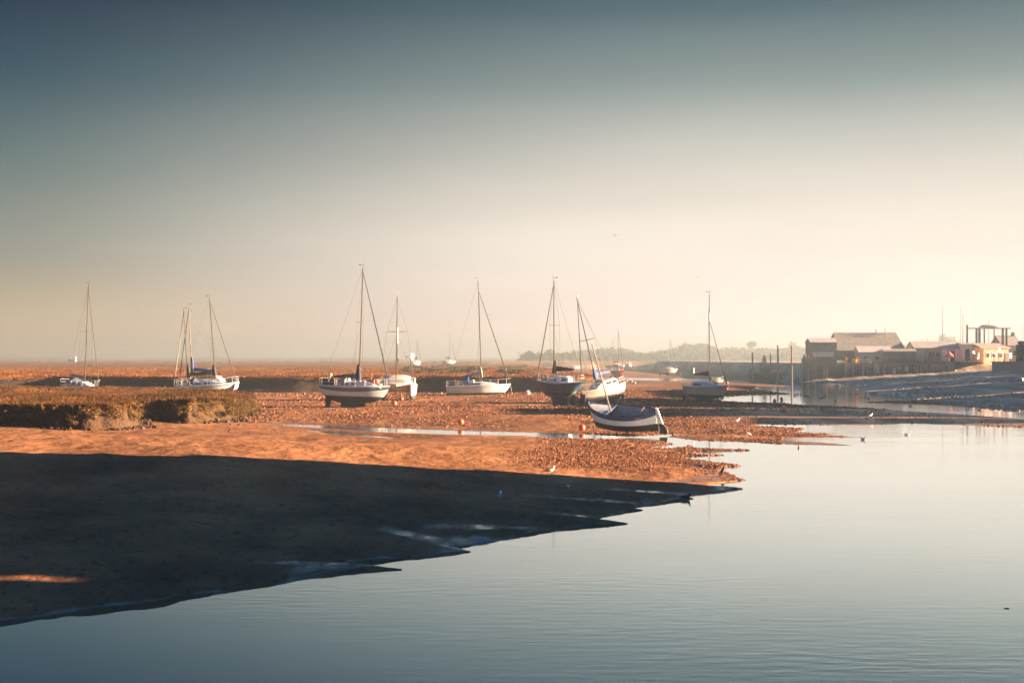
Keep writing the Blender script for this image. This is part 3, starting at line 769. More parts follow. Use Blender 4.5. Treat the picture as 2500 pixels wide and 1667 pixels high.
# --- navy and white sloop, bow to the right
root, loc = boatroot('sailing_yacht', 868, 994, -14, 'navy and white sloop with orange buoys on its foredeck and the tallest mast', lean=1.2)
h = Hull(6.5, 2.4, .92, .98, .60, tw=.68, rb=.75, sb=.12, rs=.35, rise=.06)
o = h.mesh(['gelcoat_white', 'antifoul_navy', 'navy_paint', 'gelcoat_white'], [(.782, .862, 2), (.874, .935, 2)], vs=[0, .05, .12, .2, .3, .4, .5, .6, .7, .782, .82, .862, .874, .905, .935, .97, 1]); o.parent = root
h.deck('deck_grey').parent = root
c, side, sec = cabin(h, .28, .80, .42, .62, 'gelcoat_white'); c.parent = root
for sd in (1, -1):
    for u in ((.06, .30), (.36, .52)): window(side, u[0], u[1], .35, .8, sd, skew=.02).parent = c
hood(root, -1.55, -.75, 2.15, .75, .62, 'canvas_grey')
keels(root, h, True, .46, 2.2, .13, spread=.55); rudder(root, h, w=.55, top=.15, x=-2.35)
rig(root, .30, 2.25, ztop(653, loc[1])-loc[2], h, spread=.75, furl=.055, fmat='canvas_navy', boom=2.3, cover='canvas_navy', boomz=.35, luffcover=1.5, rake=-.012)
rails(root, h)
mb = MB(); p0 = h.pt(.03, 1, 1)
for k in range(14):
    a = math.pi*k/13; mb.tube([(p0.x+.1+.01*k, .6*math.cos(a), p0.z+.1), (p0.x+.1+.01*k, .6*math.cos(a), p0.z+.62)], .012, 4)
mb.build('stern_ladder', 'stainless', root)
MB().box((-2.35, -.75, 2.25), (1.1, .04, .62), bev=.02).build('dodger', 'canvas_navy', root)
mb = MB().box((-2.6, .3, 2.85), (.35, .25, .35), bev=.08); mb.tube([(-2.6, .3, 2.0), (-2.6, .3, 2.8)], .05, 6); mb.build('outboard_motor', 'gelcoat_grey', root)
for k, (x, y, r, m) in enumerate([(1.75, -.35, .22, 'orange_gear'), (2.05, -.3, .24, 'pink_buoy'), (1.95, .1, .2, 'orange_buoy'), (.55, -.5, .15, 'canvas_cream'), (.85, -.45, .14, 'pink_buoy')]):
    b = MB().ball((x, y, 2.12+r), r, 10, 8).build('fender_buoy', m); b.parent = root
MB().tube([(1.55, -.3, 2.2), (1.55, -.3, 3.4)], [.02, .01], 5).box((1.55, -.3, 3.1), (.05, .05, .5)).build('danbuoy_flag', 'orange_gear', root)
e = h.pt(.86, .915, -1, .012); e2 = h.pt(.90, .915, -1, .012); dx = (e2-e).normalized()
up = Vector((0, 0, 1)); mb = MB(); c0 = (e+e2)/2; ring = []
for k in range(10):
    a = math.pi/2+k*math.pi/5; r = .12 if k % 2 == 0 else .075
    ring.append(c0+dx*math.cos(a)*r+up*math.sin(a)*r)
mb.loft([[p+Vector((0, .03, 0)) for p in ring], [p-Vector((0, .006, 0)) for p in ring]], True, True); mb.build('star_emblem', 'gelcoat_white', root, smooth=False)

# --- catamaran, bows towards the camera
root, loc = boatroot('catamaran', 970, 976, -88, 'white catamaran with wraparound dark windows behind the bow of the navy and white sloop')
W = 1.55
for sd in (1, -1):
    hh_ = Hull(6.6, 1.0, .45, 1.15, .40, tw=.6, rb=.55, sb=.12)
    o = hh_.mesh(['gelcoat_cream', 'antifoul_navy', 'gelcoat_cream'], []); o.location = (0, sd*W, 0); o.parent = root
    d = hh_.deck('deck_grey'); d.location = (0, sd*W, 0); d.parent = root
h = Hull(6.2, 3.9, .95, .72, .1, tw=.95, rb=.35, sb=.05, bx=5.0, rise=0)
o = h.mesh(['gelcoat_cream', 'antifoul_navy'], [], ns=14); o.name = 'bridge_deck'; o.parent = root
for p_ in o.data.polygons: p_.material_index = 0
h.deck('deck_grey').parent = root
c, side, sec = cabin(h, .12, .88, .85, .80, 'gelcoat_cream', front=.35); c.parent = root
for sd in (1, -1): window(side, .1, .66, .40, .78, sd).parent = c
mb = MB(); ring = []
for j in range(9):
    t = -1+2*j/8; x1, z1, w1, h1 = sec(.80); x2, z2, w2, h2 = sec(.93)
    ring.append(((x1+.10, w1*.80*t, z1+h1*.80), (x2+.06, w2*.86*t, z2+h2*.60)))
mb.loft([[a for a, b in ring], [b for a, b in ring]], closed=False); mb.build('window', 'window_dark', c, smooth=False)
rig(root, .3, 2.5, ztop(722, loc[1])-loc[2], h, spread=1.05, spz=.55, furl=.05, fmat='furl_grey', back=False, boom=2.0, cover='canvas_navy', boomz=1.4, boompitch=.12)
windgen(root, -2.2, 1.3, 1.7, 2.7, R(60)); rails(root, h)
mb = MB().tube([(.3, 0, 6.2), (.3, 0, 7.5)], .09, 8); mb.ball((.35, 0, 6.0), .16, 10, 6); mb.build('radar_reflector', 'gelcoat_grey', root)

# --- white sloop with a boom cover, seen side on
root, loc = boatroot('sailing_yacht', 1170, 964, -2, 'long white sloop side on with a grey sail cover, moored against the dark bank', lean=-2.0, sink=.3)
h = Hull(7.7, 2.6, .48, .98, .42, tw=.82, rb=.85, sb=.08, rs=.08, ss=.0, rise=.05)
o = h.mesh(['gelcoat_white', 'antifoul_navy', 'boot_grey', 'deck_grey'], [(.28, .50, 0), (.86, .885, 2)], vs=[0, .05, .12, .2, .28, .40, .5, .6, .7, .8, .86, .885, .94, .97, 1]); o.parent = root
h.deck('deck_grey').parent = root
c, side, sec = cabin(h, .34, .82, .40, .64, 'gelcoat_white', front=.55); c.parent = root
for sd in (1, -1):
    window(side, .02, .40, .35, .82, sd, skew=.015).parent = c
MB().box((-1.55, 0, 1.62), (.35, 1.3, .22), bev=.04).build('cockpit_coaming', 'gelcoat_white', root)
hood(root, -1.35, -.55, 1.75, .75, .42, 'canvas_cream')
hood(root, -1.9, -1.2, 1.65, .8, 1.05, 'canvas_blue')
keels(root, h, True, .45, 1.2, .12, z0=-.2); rudder(root, h, w=.35, top=-.05)
rig(root, .35, 1.9, ztop(684, loc[1])-loc[2], h, spread=.62, furl=.06, boom=2.55, cover='canvas_grey', boomz=.75, boompitch=-.08, fore=.90, luffcover=1.3)
rails(root, h, s_s=.2)
MB().tube([(-2.75, -.6, 1.55), (-2.75, -.6, 2.25)], .11, 8).build('fender', 'gelcoat_cream', root)
MB().tube([(-2.55, -.65, 1.55), (-2.55, -.65, 2.2)], .09, 8).build('fender', 'orange_gear', root)
MB().tube([h.pt(.985, 1, 1), (4.0, -.5, .15)], .015, 4).build('mooring_line', 'rope', root)

# --- navy bilge keeler, stern towards the camera's right
root, loc = boatroot('sailing_yacht', 1366, 990, 157, 'dark navy sloop standing upright on twin keels with its white cabin in view')
h = Hull(4.6, 2.0, 1.18, .98, .46, tw=.34, rb=.8, sb=.22, rs=.75, rise=.32)
o = h.mesh(['navy_paint', 'antifoul_navy', 'gelcoat_white'], [(.95, 1.1, 2)]); o.parent = root
h.deck('gelcoat_white').parent = root
c, side, sec = cabin(h, .26, .80, .52, .70, 'gelcoat_white', front=.45); c.parent = root
for sd in (1, -1):
    window(side, .08, .30, .28, .82, sd, skew=.03).parent = c
    window(side, .48, .60, .35, .75, sd).parent = c
keels(root, h, True, .5, 1.2, .13, spread=.55); rudder(root, h, w=.5, top=-.1)
keels(root, h, False, .22, .6, .1, z0=-.1)
rig(root, .55, 2.7, ztop(684, loc[1])-loc[2], h, spread=1.25, spz=.53, furl=.05, boom=1.9, cover='canvas_dark', boomz=.5, luffcover=1.2)
rails(root, h)

# --- white motor sailer, leaning left
root, loc = boatroot('sailing_yacht', 1476, 985, -136, 'cream white motor sailer leaning to the left with a red ensign behind the open boat', lean=-13.0, sink=.12)
h = Hull(5.4, 2.4, .5, 1.12, .48, tw=.78, rb=.8, sb=.22, rs=.1)
o = h.mesh(['gelcoat_cream', 'antifoul_navy', 'blue_band'], [(.80, .83, 2), (.90, .93, 2)], vs=[0, .05, .12, .2, .3, .4, .5, .6, .7, .8, .83, .865, .90, .93, .97, 1]); o.parent = root
h.deck('gelcoat_white').parent = root
c, side, sec = cabin(h, .16, .72, .75, .74, 'gelcoat_cream', front=.35); c.parent = root
for sd in (1, -1):
    window(side, .05, .28, .42, .82, sd).parent = c; window(side, .32, .60, .42, .82, sd, skew=.02).parent = c
mb = MB(); x0, z0, w0, h0 = sec(0); mb.loft([[(x0-.012, -w0*.8, z0+h0*.42), (x0-.012, w0*.8, z0+h0*.42)], [(x0-.012, -w0*.75, z0+h0*.75), (x0-.012, w0*.75, z0+h0*.75)]], closed=False)
mb.build('window', 'window_dark', c, smooth=False)
keels(root, h, True, .48, 1.2, .12, z0=-.3); rudder(root, h, w=.4, top=.0)
rig(root, .45, 2.05, 10.7, h, spread=1.05, spz=.52, furl=.05, boom=2.2, cover='canvas_blue', boomz=.85, luffcover=1.1, mmat='alloy')
rails(root, h, push=True)
MB().tube([(-2.5, .5, 1.7), (-2.85, .5, 3.1)], .02, 5).loft([[(-2.7, .5, 2.5), (-2.84, .5, 3.05)], [(-2.8, .62, 2.35), (-2.92, .6, 2.85)], [(-2.86, .55, 2.2), (-2.95, .56, 2.7)]], closed=False).build('ensign', 'red_flag', root)

# --- white sloop on the right
root, loc = boatroot('sailing_yacht', 1724, 981, -33, 'small white sloop with a grey bottom beside the water on the right')
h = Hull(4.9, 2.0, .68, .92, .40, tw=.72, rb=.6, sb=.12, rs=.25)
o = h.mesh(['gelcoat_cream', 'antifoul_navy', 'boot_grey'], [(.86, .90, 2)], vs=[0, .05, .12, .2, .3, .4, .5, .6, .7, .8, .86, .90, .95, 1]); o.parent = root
h.deck('gelcoat_white').parent = root
c, side, sec = cabin(h, .22, .84, .50, .70, 'gelcoat_white', front=.6); c.parent = root
for sd in (1, -1): window(side, .05, .36, .35, .80, sd, skew=.05).parent = c
keels(root, h, True, .5, 1.5, .13, spread=.4); rudder(root, h, w=.3, top=-.1)
rig(root, .35, 1.75, ztop(718, loc[1])-loc[2], h, spread=.35, spz=.28, furl=.045, back=False, boom=1.6, cover='canvas_dark', boomz=1.0, fore=.72)
rails(root, h)
mb = MB().tube([(-1.3, -.4, 1.6), (-1.3, -.4, 3.0)], .025, 6); mb.tube([(-1.3, -.4, 3.0), (-1.3, -.4, 3.5)], [.16, .14], 8); mb.build('radar_reflector', 'gelcoat_cream', root)
MB().tube([(.35, .03, 8.3), (.35, .03, 9.2)], .09, 6).build('mast_reflector', 'gelcoat_grey', root)

# --- boats behind the marsh island
def small_yacht(px, Y, psi, label, L, deckz, top, lean=0.0, hullm='gelcoat_white', furl=.05, cover='canvas_navy', spread=.8, spz=.52, xm=.4, boom=2.4, mm='alloy', wg=False, hoodm=None, z0=.35, boomz=.8, boompitch=.03, group='boats aground in the harbour', rail=True, luff=1.2, fmat='furl_grey', stripe=True, B=None):
    root, loc = boatroot('sailing_yacht', px, 0, psi, label, Y=Y, z=z0, lean=lean, group=group)
    zw = max(.35, deckz-z0-1.0)
    h = Hull(L, B or L*.34, zw, 1.0, .42, tw=.75, rb=.8, sb=.12)
    o = h.mesh([hullm, 'antifoul_navy', 'navy_paint'], [(.86, .90, 2)] if stripe else [], vs=[0, .05, .12, .2, .3, .4, .5, .6, .7, .8, .86, .90, .95, 1]); o.parent = root
    h.deck('deck_grey').parent = root
    c, side, sec = cabin(h, .28, .80, .45, .64, 'gelcoat_white', front=.45); c.parent = root
    for sd in (1, -1):
        window(side, .06, .28, .35, .8, sd, skew=.02).parent = c; window(side, .36, .55, .35, .8, sd, skew=.02).parent = c
    keels(root, h, True, .45, 1.3, .12); rudder(root, h, w=.4, top=-.1)
    rig(root, xm, zw+1.35, top-z0, h, spread=spread, spz=spz, furl=furl, fmat=fmat, boom=boom, cover=cover, boomz=boomz, boompitch=boompitch, mmat=mm, luffcover=luff)
    if rail: rails(root, h)
    if hoodm: hood(root, -L*.22-.7, -L*.22+.1, zw+1.2, .8, .7, hoodm)
    if wg: windgen(root, -L*.40, .5, zw+1.0, 2.6, R(40))
    return root, h, zw
Y = 153
small_yacht(200, Y, -38, 'sloop with a wind generator, only its upper works showing above the marsh grass', 6.0, ztop(946, Y), ztop(695, Y), lean=2.2, wg=True, hoodm='canvas_navy', cover='canvas_grey', boomz=.25, boompitch=.22, luff=0, spread=.7, furl=.04)
Y = 170
small_yacht(508, Y, 176, 'grey white yacht furthest back of the three rafted together, under a raised blue sail cover', 7.2, ztop(944, Y)+.05, ztop(746, Y), lean=-2.4, cover='canvas_blue', boomz=1.2, boompitch=-.04, xm=1.9, mm='mast_dark', fmat='canvas_dark', boom=2.6, luff=1.9, spread=.5)
Y = 164
small_yacht(500, Y, 174, 'grey white yacht with oval cabin windows and a black boom cover, between two others', 7.4, ztop(948, Y)+.05, ztop(754, Y), lean=-3.4, cover='canvas_dark', boomz=.7, boompitch=0, xm=1.9, boom=2.9, fmat='canvas_grey', spread=.45, luff=1.6, hoodm='canvas_cream')
Y = 158
r3, h3, zw3 = small_yacht(510, Y, -8, 'white yacht nearest the marsh of the rafted three, carrying a dinghy on its foredeck', 6.8, ztop(955, Y), ztop(728, Y), lean=-4.2, cover='canvas_navy', boomz=.9, xm=.9, boom=2.1, furl=.045, spread=.5, hoodm='canvas_navy')
# the dinghy stowed upright on its foredeck
dh = Hull(2.1, 1.1, .05, .38, .05, tw=.75, rb=.3, sb=.1)
root = empty('dinghy', (0, 0, 0), 'small white dinghy stowed on end on the foredeck beside the mast', 'dinghy', 'dinghies',
             Matrix.Translation(atY(565, 948, Y-.2)) @ Matrix.Rotation(R(-100), 4, 'Z') @ Matrix.Rotation(R(70), 4, 'Y'))
o = dh.mesh(['gelcoat_cream', 'gelcoat_cream'], [], ns=12); o.parent = root
MB().box((-.2, 0, .38), (.22, .95, .03)).build('thwart', 'varnish', root)
dd = dh.deck('gelcoat_grey', drop=.3, inset=.1); dd.name = 'floor'; dd.parent = root

# --- open clinker boat in the foreground
root, loc = boatroot('open_boat', 1524, 1058, 150, 'open white clinker boat with a blue gunwale band, heeled over in the narrow stream', heel=-19, pitch=-2.0, cat='open boat', sink=-.20)
h = Hull(4.45, 1.95, .56, .66, .40, sb=.34, ss=.20, rb=.35, rs=-.12, pointed=True)
h.zk = lambda s: .02+.10*abs((s-.5)/.5)**4
vs_ = [0, .06, .061, .14, .141, .22, .221, .31, .311, .40, .401, .50, .501, .60, .601, .70, .701, .77, .771, .84, .841, .92, 1]
o = h.mesh(['clinker_white', 'black_tar', 'blue_band'], [(.84, 1.1, 2)], vs=vs_, ns=30, transom=False, clink=.010)
o.parent = root
# inner skin with a real wall thickness, and the rail closing the two
mb = MB(); ns = 26; vv = [.08, .2, .35, .5, .65, .8, .9, 1.0]
for sd in (1, -1):
    mb.loft([[h.pt(.03+.94*i/(ns-1), v, sd, -.05 if h.b(.03+.94*i/(ns-1)) > .1 else 0) for v in vv] for i in range(ns)], closed=False)
mb.build('inner_planking', 'boat_grey', root)
mb = MB()
for sd in (1, -1):
    pts = [h.pt(i/29, 1, sd, -.02)+Vector((0, 0, .015)) for i in range(30)]
    mb.tube(pts, .042, 6)
mb.build('gunwale', 'blue_band', root)
for i in range(15):
    s = .10+.055*i
    if s > .68: break
    mb = MB()
    for sd in (1, -1):
        mb.tube([h.pt(s, v, sd, -.065) for v in (.12, .3, .5, .7, .85, .98)], .018, 4)
    mb.build('rib', 'boat_grey', root)
fl = []
mb = MB(); 
for i in range(11):
    s = .16+.055*i; p = h.pt(s, .22, 1); fl.append(([p.x, p.y*.8, .2], [p.x, -p.y*.8, .2]))
mb.loft([[a for a, b in fl], [b for a, b in fl]], closed=False); mb.build('floorboards', 'floorboard', root)
for s, m in ((.24, 'boat_grey'), (.44, 'varnish'), (.58, 'varnish')):
    p = h.pt(s, .62, 1); MB().box((p.x, 0, p.z), (.24, p.y*1.86, .04), bev=.01).build('thwart', m, root)
# foredeck with a blue coaming across it, stern deck
d = h.deck('boat_grey', a=.66, b=.985, inset=.03, drop=.03, camber=.1); d.name = 'foredeck'; d.parent = root
p = h.pt(.66, 1, 1); MB().box((p.x, 0, p.z-.05), (.05, p.y*1.9, .2), bev=.01).build('coaming', 'navy_paint', root)
d = h.deck('varnish', a=.015, b=.13, inset=.03, drop=.05); d.name = 'stern_deck'; d.parent = root
pb = h.pt(1, 1, 1); mb = MB().box((pb.x+.02, 0, pb.z+.02), (.13, .12, .42), bev=.02); mb.build('stem_post', 'blue_band', root)
ps = h.pt(0, 1, 1); pk = h.pt(0, 0, 1)
mb = MB(); prof = [(ps.x-.03, ps.z+.16), (ps.x-.18, ps.z+.12), (ps.x-.24, ps.z-.15), (pk.x-.18, pk.z+.55)]
prof2 = [(ps.x-.02, ps.z+.02), (pk.x-.02, pk.z+.55)]
a = [(prof[0][0], prof[0][1]), prof[1], prof[2], (pk.x-.30, .58), (pk.x-.02, .58)]
mb.loft([[(x, y, z) for x, z in a] for y in (.035, -.035)], True, True); mb.build('rudder_head', 'clinker_white', root, smooth=False)
a = [(pk.x-.02, .575), (pk.x-.30, .575), (pk.x-.52, .30), (pk.x-.56, -.05), (pk.x-.02, -.05)]
mb = MB().loft([[(x, y, z) for x, z in a] for y in (.037, -.037)], True, True); mb.build('rudder', 'black_tar', root, smooth=False)
MB().tube([(pk.x-.03, .06, .40), (pk.x-.03, .06, .15)], .05, 6).build('rudder_fitting', 'gelcoat_cream', root)
mb = MB().tube([(ps.x+.95, .3, ps.z-.15), (ps.x+.65, .12, ps.z+.22)], .02, 5); mb.build('tiller', 'rope', root)
# its unstepped-looking pole mast raked towards the bow
mz = 5.75
MB().tube([(.55, .1, .25), (.86, .25, 2.6), (1.25, .45, mz*.98)], [.055, .05, .034], 8).build('mast', 'wood_spar', root)
# name on the quarter
fc = bpy.data.curves.new('boat_name', 'FONT'); fc.body = 'WELLA'; fc.size = .13; fc.extrude = .004; fc.space_character = 1.15
fo = bpy.data.objects.new('boat_name', fc); COL.objects.link(fo); bpy.context.view_layer.update()
me = bpy.data.meshes.new_from_object(fo.evaluated_get(bpy.context.evaluated_depsgraph_get())); COL.objects.unlink(fo); bpy.data.objects.remove(fo)
nm = bpy.data.objects.new('boat_name', me); COL.objects.link(nm); me.materials.clear(); me.materials.append(MATS['gelcoat_white'])
a = h.pt(.235, .862, 1, .022); b = h.pt(.11, .862, 1, .022); u_ = h.pt(.17, .97, 1, .022)
ex = (b-a).normalized(); n_ = ex.cross(u_-a).normalized(); ey = n_.cross(ex)
nm.matrix_local = Matrix.Translation(a) @ Matrix((ex, ey, n_)).transposed().to_4x4(); nm.parent = root

# --- distant boats
def far_yacht(px, py, psi, label, width, top, hullm, mastx=None, z=None, cover='canvas_dark', mm='alloy', red=False, lean=0):
    if z is None: X, Y, z = G(px, py)
    else: X, Y, z = P(px, py, z)
    L = width*Y/F/max(.35, abs(math.cos(R(psi))))
    return small_yacht(px, Y, psi, label, L, z+1.5+L*.05, ztop(top, Y), lean=lean, hullm=hullm, cover=cover, z0=z, rail=True, spread=L*.09, xm=L*.05, boom=L*.33, group='boats on the far moorings', luff=.6, mm=mm)
far_yacht(1017, 896, 20, 'faint distant sloop on the marsh creek, behind the catamaran', 22, 832, 'gelcoat_white', z=2.0)
far_yacht(1096, 893, 10, 'distant sloop lying among the far marsh grass, left of the long white sloop', 34, 813, 'gelcoat_white', z=2.0)
far_yacht(1508, 922, -25, 'distant dull red sloop aground by the thin far channel', 30, 808, 'antifoul_red')
far_yacht(1500, 905, 165, 'distant grey yacht with a spray cover, behind the dull red sloop', 46, 826, 'gelcoat_grey')
far_yacht(1634, 917, 4, 'distant pale grey sloop alone on the open mud beyond the channel', 42, 829, 'gelcoat_grey')
def motor(px, py, psi, label, width, hullm, z=None):
    X, Y, z = G(px, py) if z is None else P(px, py, z)
    L = width*Y/F/max(.5, abs(math.cos(R(psi))))
    root, loc = boatroot('motor_boat', px, py, psi, label, Y=Y, z=z, cat='motor boat', group='boats on the far moorings')
    h = Hull(L, L*.38, .35, L*.17, .3, tw=.85, rb=L*.12, sb=L*.06)
    h.mesh([hullm, 'antifoul_navy'], []).parent = root; h.deck('deck_grey').parent = root
    c, side, sec = cabin(h, .35, .75, L*.16, .7, 'gelcoat_white', front=.3, name='wheelhouse'); c.parent = root
    for sd in (1, -1): window(side, .1, .6, .45, .85, sd).parent = c
    MB().tube([(0, 0, .35+L*.17), (-.1, 0, .35+L*.48)], .04, 5).build('mast', 'alloy', root)
    rails(root, h, hgt=.5)
    mb = MB().box((-L*.5-.1, 0, .55+L*.1), (.28, .3, .55), bev=.06); mb.build('outboard_motor', 'dark_buoy', root)
motor(1405, 902, 12, 'distant white motor boat with a low cabin at the end of the far creek', 22, 'gelcoat_white')
motor(1534, 905, -58, 'sunlit white launch on the far mud right of the distant grey yacht', 22, 'gelcoat_white')
motor(1752, 938, 10, 'small yellowish cabin boat partly hidden by the mast of the small white sloop', 30, 'gelcoat_cream')

# old work boat with a derrick by the mooring posts
root, loc = boatroot('work_boat', 1872, 930, -4, 'dark old work boat with a derrick and wheelhouse beside the mooring posts', cat='work boat')
Yw = loc[1]; k = Yw/F
h = Hull(98*k*.92, 2.9, .35, 1.15, .35, tw=.85, rb=.6, sb=.35, ss=.5)
h.mesh(['black_tar', 'black_tar', 'timber_dark'], [(.9, 1.1, 2)]).parent = root; h.deck('timber_dark').parent = root
MB().box((-.5, 0, 2.1), (2.2, 1.7, 1.4), bev=.08).build('wheelhouse', 'timber_dark', root)
MB().box((-.5, 0, 2.88), (2.5, 2.0, .12), bev=.03).build('wheelhouse_roof', 'roof_grey', root)
MB().box((-.5, -.86, 2.35), (1.7, .04, .45)).build('window', 'window_dark', root)
mb = MB().tube([(-1.6, .3, 1.4), (-.55, .3, 5.3)], .13, 6); mb.tube([(-.9, .3, 1.4), (-.35, .3, 5.3)], .12, 6)
for i in range(4): mb.tube([(-1.6+.22*i+.1, .3, 1.8+.8*i), (-.9+.12*i, .3, 2.2+.8*i)], .06, 5)
mb.build('derrick', 'timber_dark', root)
MB().loft([[(x, -.3, z) for x, z in ((-.45, 2.9), (.0, 2.9), (-.2, 5.2), (-.5, 5.2))], [(x, .1, z) for x, z in ((-.45, 2.9), (.0, 2.9), (-.2, 5.2), (-.5, 5.2))]], True, True).build('lift_arm', 'yellow_paint', root)
MB().ball((1.9, -.3, 1.95), .55, 10, 6, sc=(1.2, .8, .9)).build('net_pile', 'yellow_paint', root)
MB().ball((2.85, -.2, 2.0), .35, 8, 6, sc=(.8, .8, 1.2)).build('net_float', 'orange_gear', root)
MB().box((1.0, 0, 2.0), (.9, 1.2, 1.2), bev=.1).build('winch_house', 'wall_grey', root)
mb = MB()
for i in range(7): mb.tube([(-3.0+.35*i, -.9, 1.4), (-3.0+.35*i, -.95, 2.1+.25*(i % 3))], .05, 5)
mb.build('rail_post', 'timber_pale', root)
rails(root, h, hgt=.6)

# ------------------------------------------------------------------ posts, buoys, birds, stones
def post(px, ytop, ybase, Y, lean, label, r=.17):
    X, Yp, z = ((px-1250)*Y/F, Y, CZ-(ybase-HZ)*Y/F)
    zt = ztop(ytop, Y)
    root = empty('mooring_post', (X, Yp, z), label, 'post', 'mooring posts in the channel')
    H = zt-z
    MB().tube([(0, 0, -1.2), (lean*H*.5, 0, H*.5), (lean*H, 0, H-.15)], [r, r*.95, r*.9], 8).build('shaft', 'post_wood', root)
    MB().tube([(lean*H, 0, H-.15), (lean*H, 0, H+.03), (lean*H, 0, H+.2)], [r*1.15, r*1.15, .03], 8).build('cap', 'concrete', root)
post(1837, 862, 931, 288, 0, 'shortish post rising behind the stern of the dark work boat')
post(1881, 862, 920, 300, .005, 'thin post behind the dark work boat, between its derrick and bow', .15)
post(1899, 844, 926, 285, 0, 'tallest post, just in front of the bow of the dark work boat', .2)
post(1933, 846, 928, 285, 0, 'tall lone post in the water between work boat and black shed', .2)

def buoy(px, py, r_px, m, label, z=None, squash=1.0, line=True, float_=False):
    X, Y, zz = G(px, py+r_px)
    if z is not None: X, Y, zz = P(px, py+r_px, z)
    r = r_px*Y/F
    root = empty('buoy', (X, Y, zz), label, 'buoy', 'mooring buoys')
    mb = MB().ball((0, 0, r*squash*.92), r, 16, 12, sc=(1, 1, squash)); mb.build('float', m, root)
    mb = MB(); top = r*squash*1.92
    for k in range(8):
        a, b = math.pi*k/8, math.pi*(k+1)/8
        mb.tube([(math.cos(a)*r*.22, 0, top-r*.03+math.sin(a)*r*.22), (math.cos(b)*r*.22, 0, top-r*.03+math.sin(b)*r*.22)], r*.06, 5)
    mb.build('ring', 'rusty_buoy', root)
    if line: MB().tube([(0, 0, r*.1), (r*1.6, -r*.6, .03), (r*3.2, -r*.2, .0)], max(.012, r*.08), 5).build('mooring_line', 'rope', root)
buoy(1125, 1029, 7.5, 'orange_buoy', 'bright orange buoy alone on the weedy flat left of the open boat')
buoy(1421, 1043, 8, 'orange_buoy', 'bright orange buoy touching the bow end of the open boat')
buoy(1288, 958, 6, 'white_buoy', 'white buoy between the long white sloop and the navy twin keeler')
buoy(963, 984, 6.5, 'rusty_buoy', 'rusty buoy under the bow of the navy and white sloop, the lower of two')
buoy(980, 973, 5.5, 'rusty_buoy', 'rusty buoy lying between the hulls of the catamaran')
buoy(1077, 960, 3, 'pink_buoy', 'small dull buoy at the stern of the long white sloop')
buoy(1671, 957, 4.2, 'orange_buoy', 'orange buoy just left of the small white sloop')
buoy(1668, 908, 3.2, 'pink_buoy', 'upper of two small pink buoys right of the distant pale grey sloop')
buoy(1661, 914, 2.6, 'pink_buoy', 'lower of two small pink buoys right of the distant pale grey sloop')
buoy(1795, 983, 5.2, 'orange_buoy', 'orange buoy half sunk on the water edge right of the small white sloop', squash=.8)
buoy(1891, 980, 4.6, 'orange_buoy', 'tall orange buoy standing on the shaded mud edge by the dark one', squash=1.3)
buoy(1908, 973, 4, 'dark_buoy', 'dark buoy floating in the channel above the pale pink one', z=0)
buoy(1913, 997, 7.3, 'pink_buoy', 'large pale pink buoy on the shaded mud bank on the right')
RED = 'far red buoys in a row behind the cream motor sailer'
for i, (x, y) in enumerate([(1480, 926), (1497, 927), (1510, 927), (1529, 929), (1542, 931)]):
    buoy(x, y, 3.1, 'pink_buoy', ['far red buoy, leftmost of the row behind the leaning motor sailer', 'far red buoy second in the row behind the leaning motor sailer', 'far red buoy beside the ensign of the leaning motor sailer', 'far red buoy next to the large white one on the weed', 'far red buoy at the open end of the row, by a small white one'][i], line=False)
buoy(1523, 934, 3.8, 'white_buoy', 'far white buoy, the larger one, in front of the row of red ones', line=False)
buoy(1550, 934, 2.4, 'white_buoy', 'far small white buoy at the end of the row of red ones', line=False)
buoy(1775, 934, 3.2, 'pink_buoy', 'pink buoy on the mud behind the forestay of the small white sloop', line=False)
buoy(1774, 948, 3.0, 'pink_buoy', 'pink buoy at the bow of the small white sloop', line=False)
buoy(2050, 939, 3.2, 'white_buoy', 'white buoy floating below the black sheds', z=0, line=False)
buoy(2093, 943, 2.4, 'white_buoy', 'slim white buoy floating right of the round one below the sheds', z=0, squash=1.7, line=False)

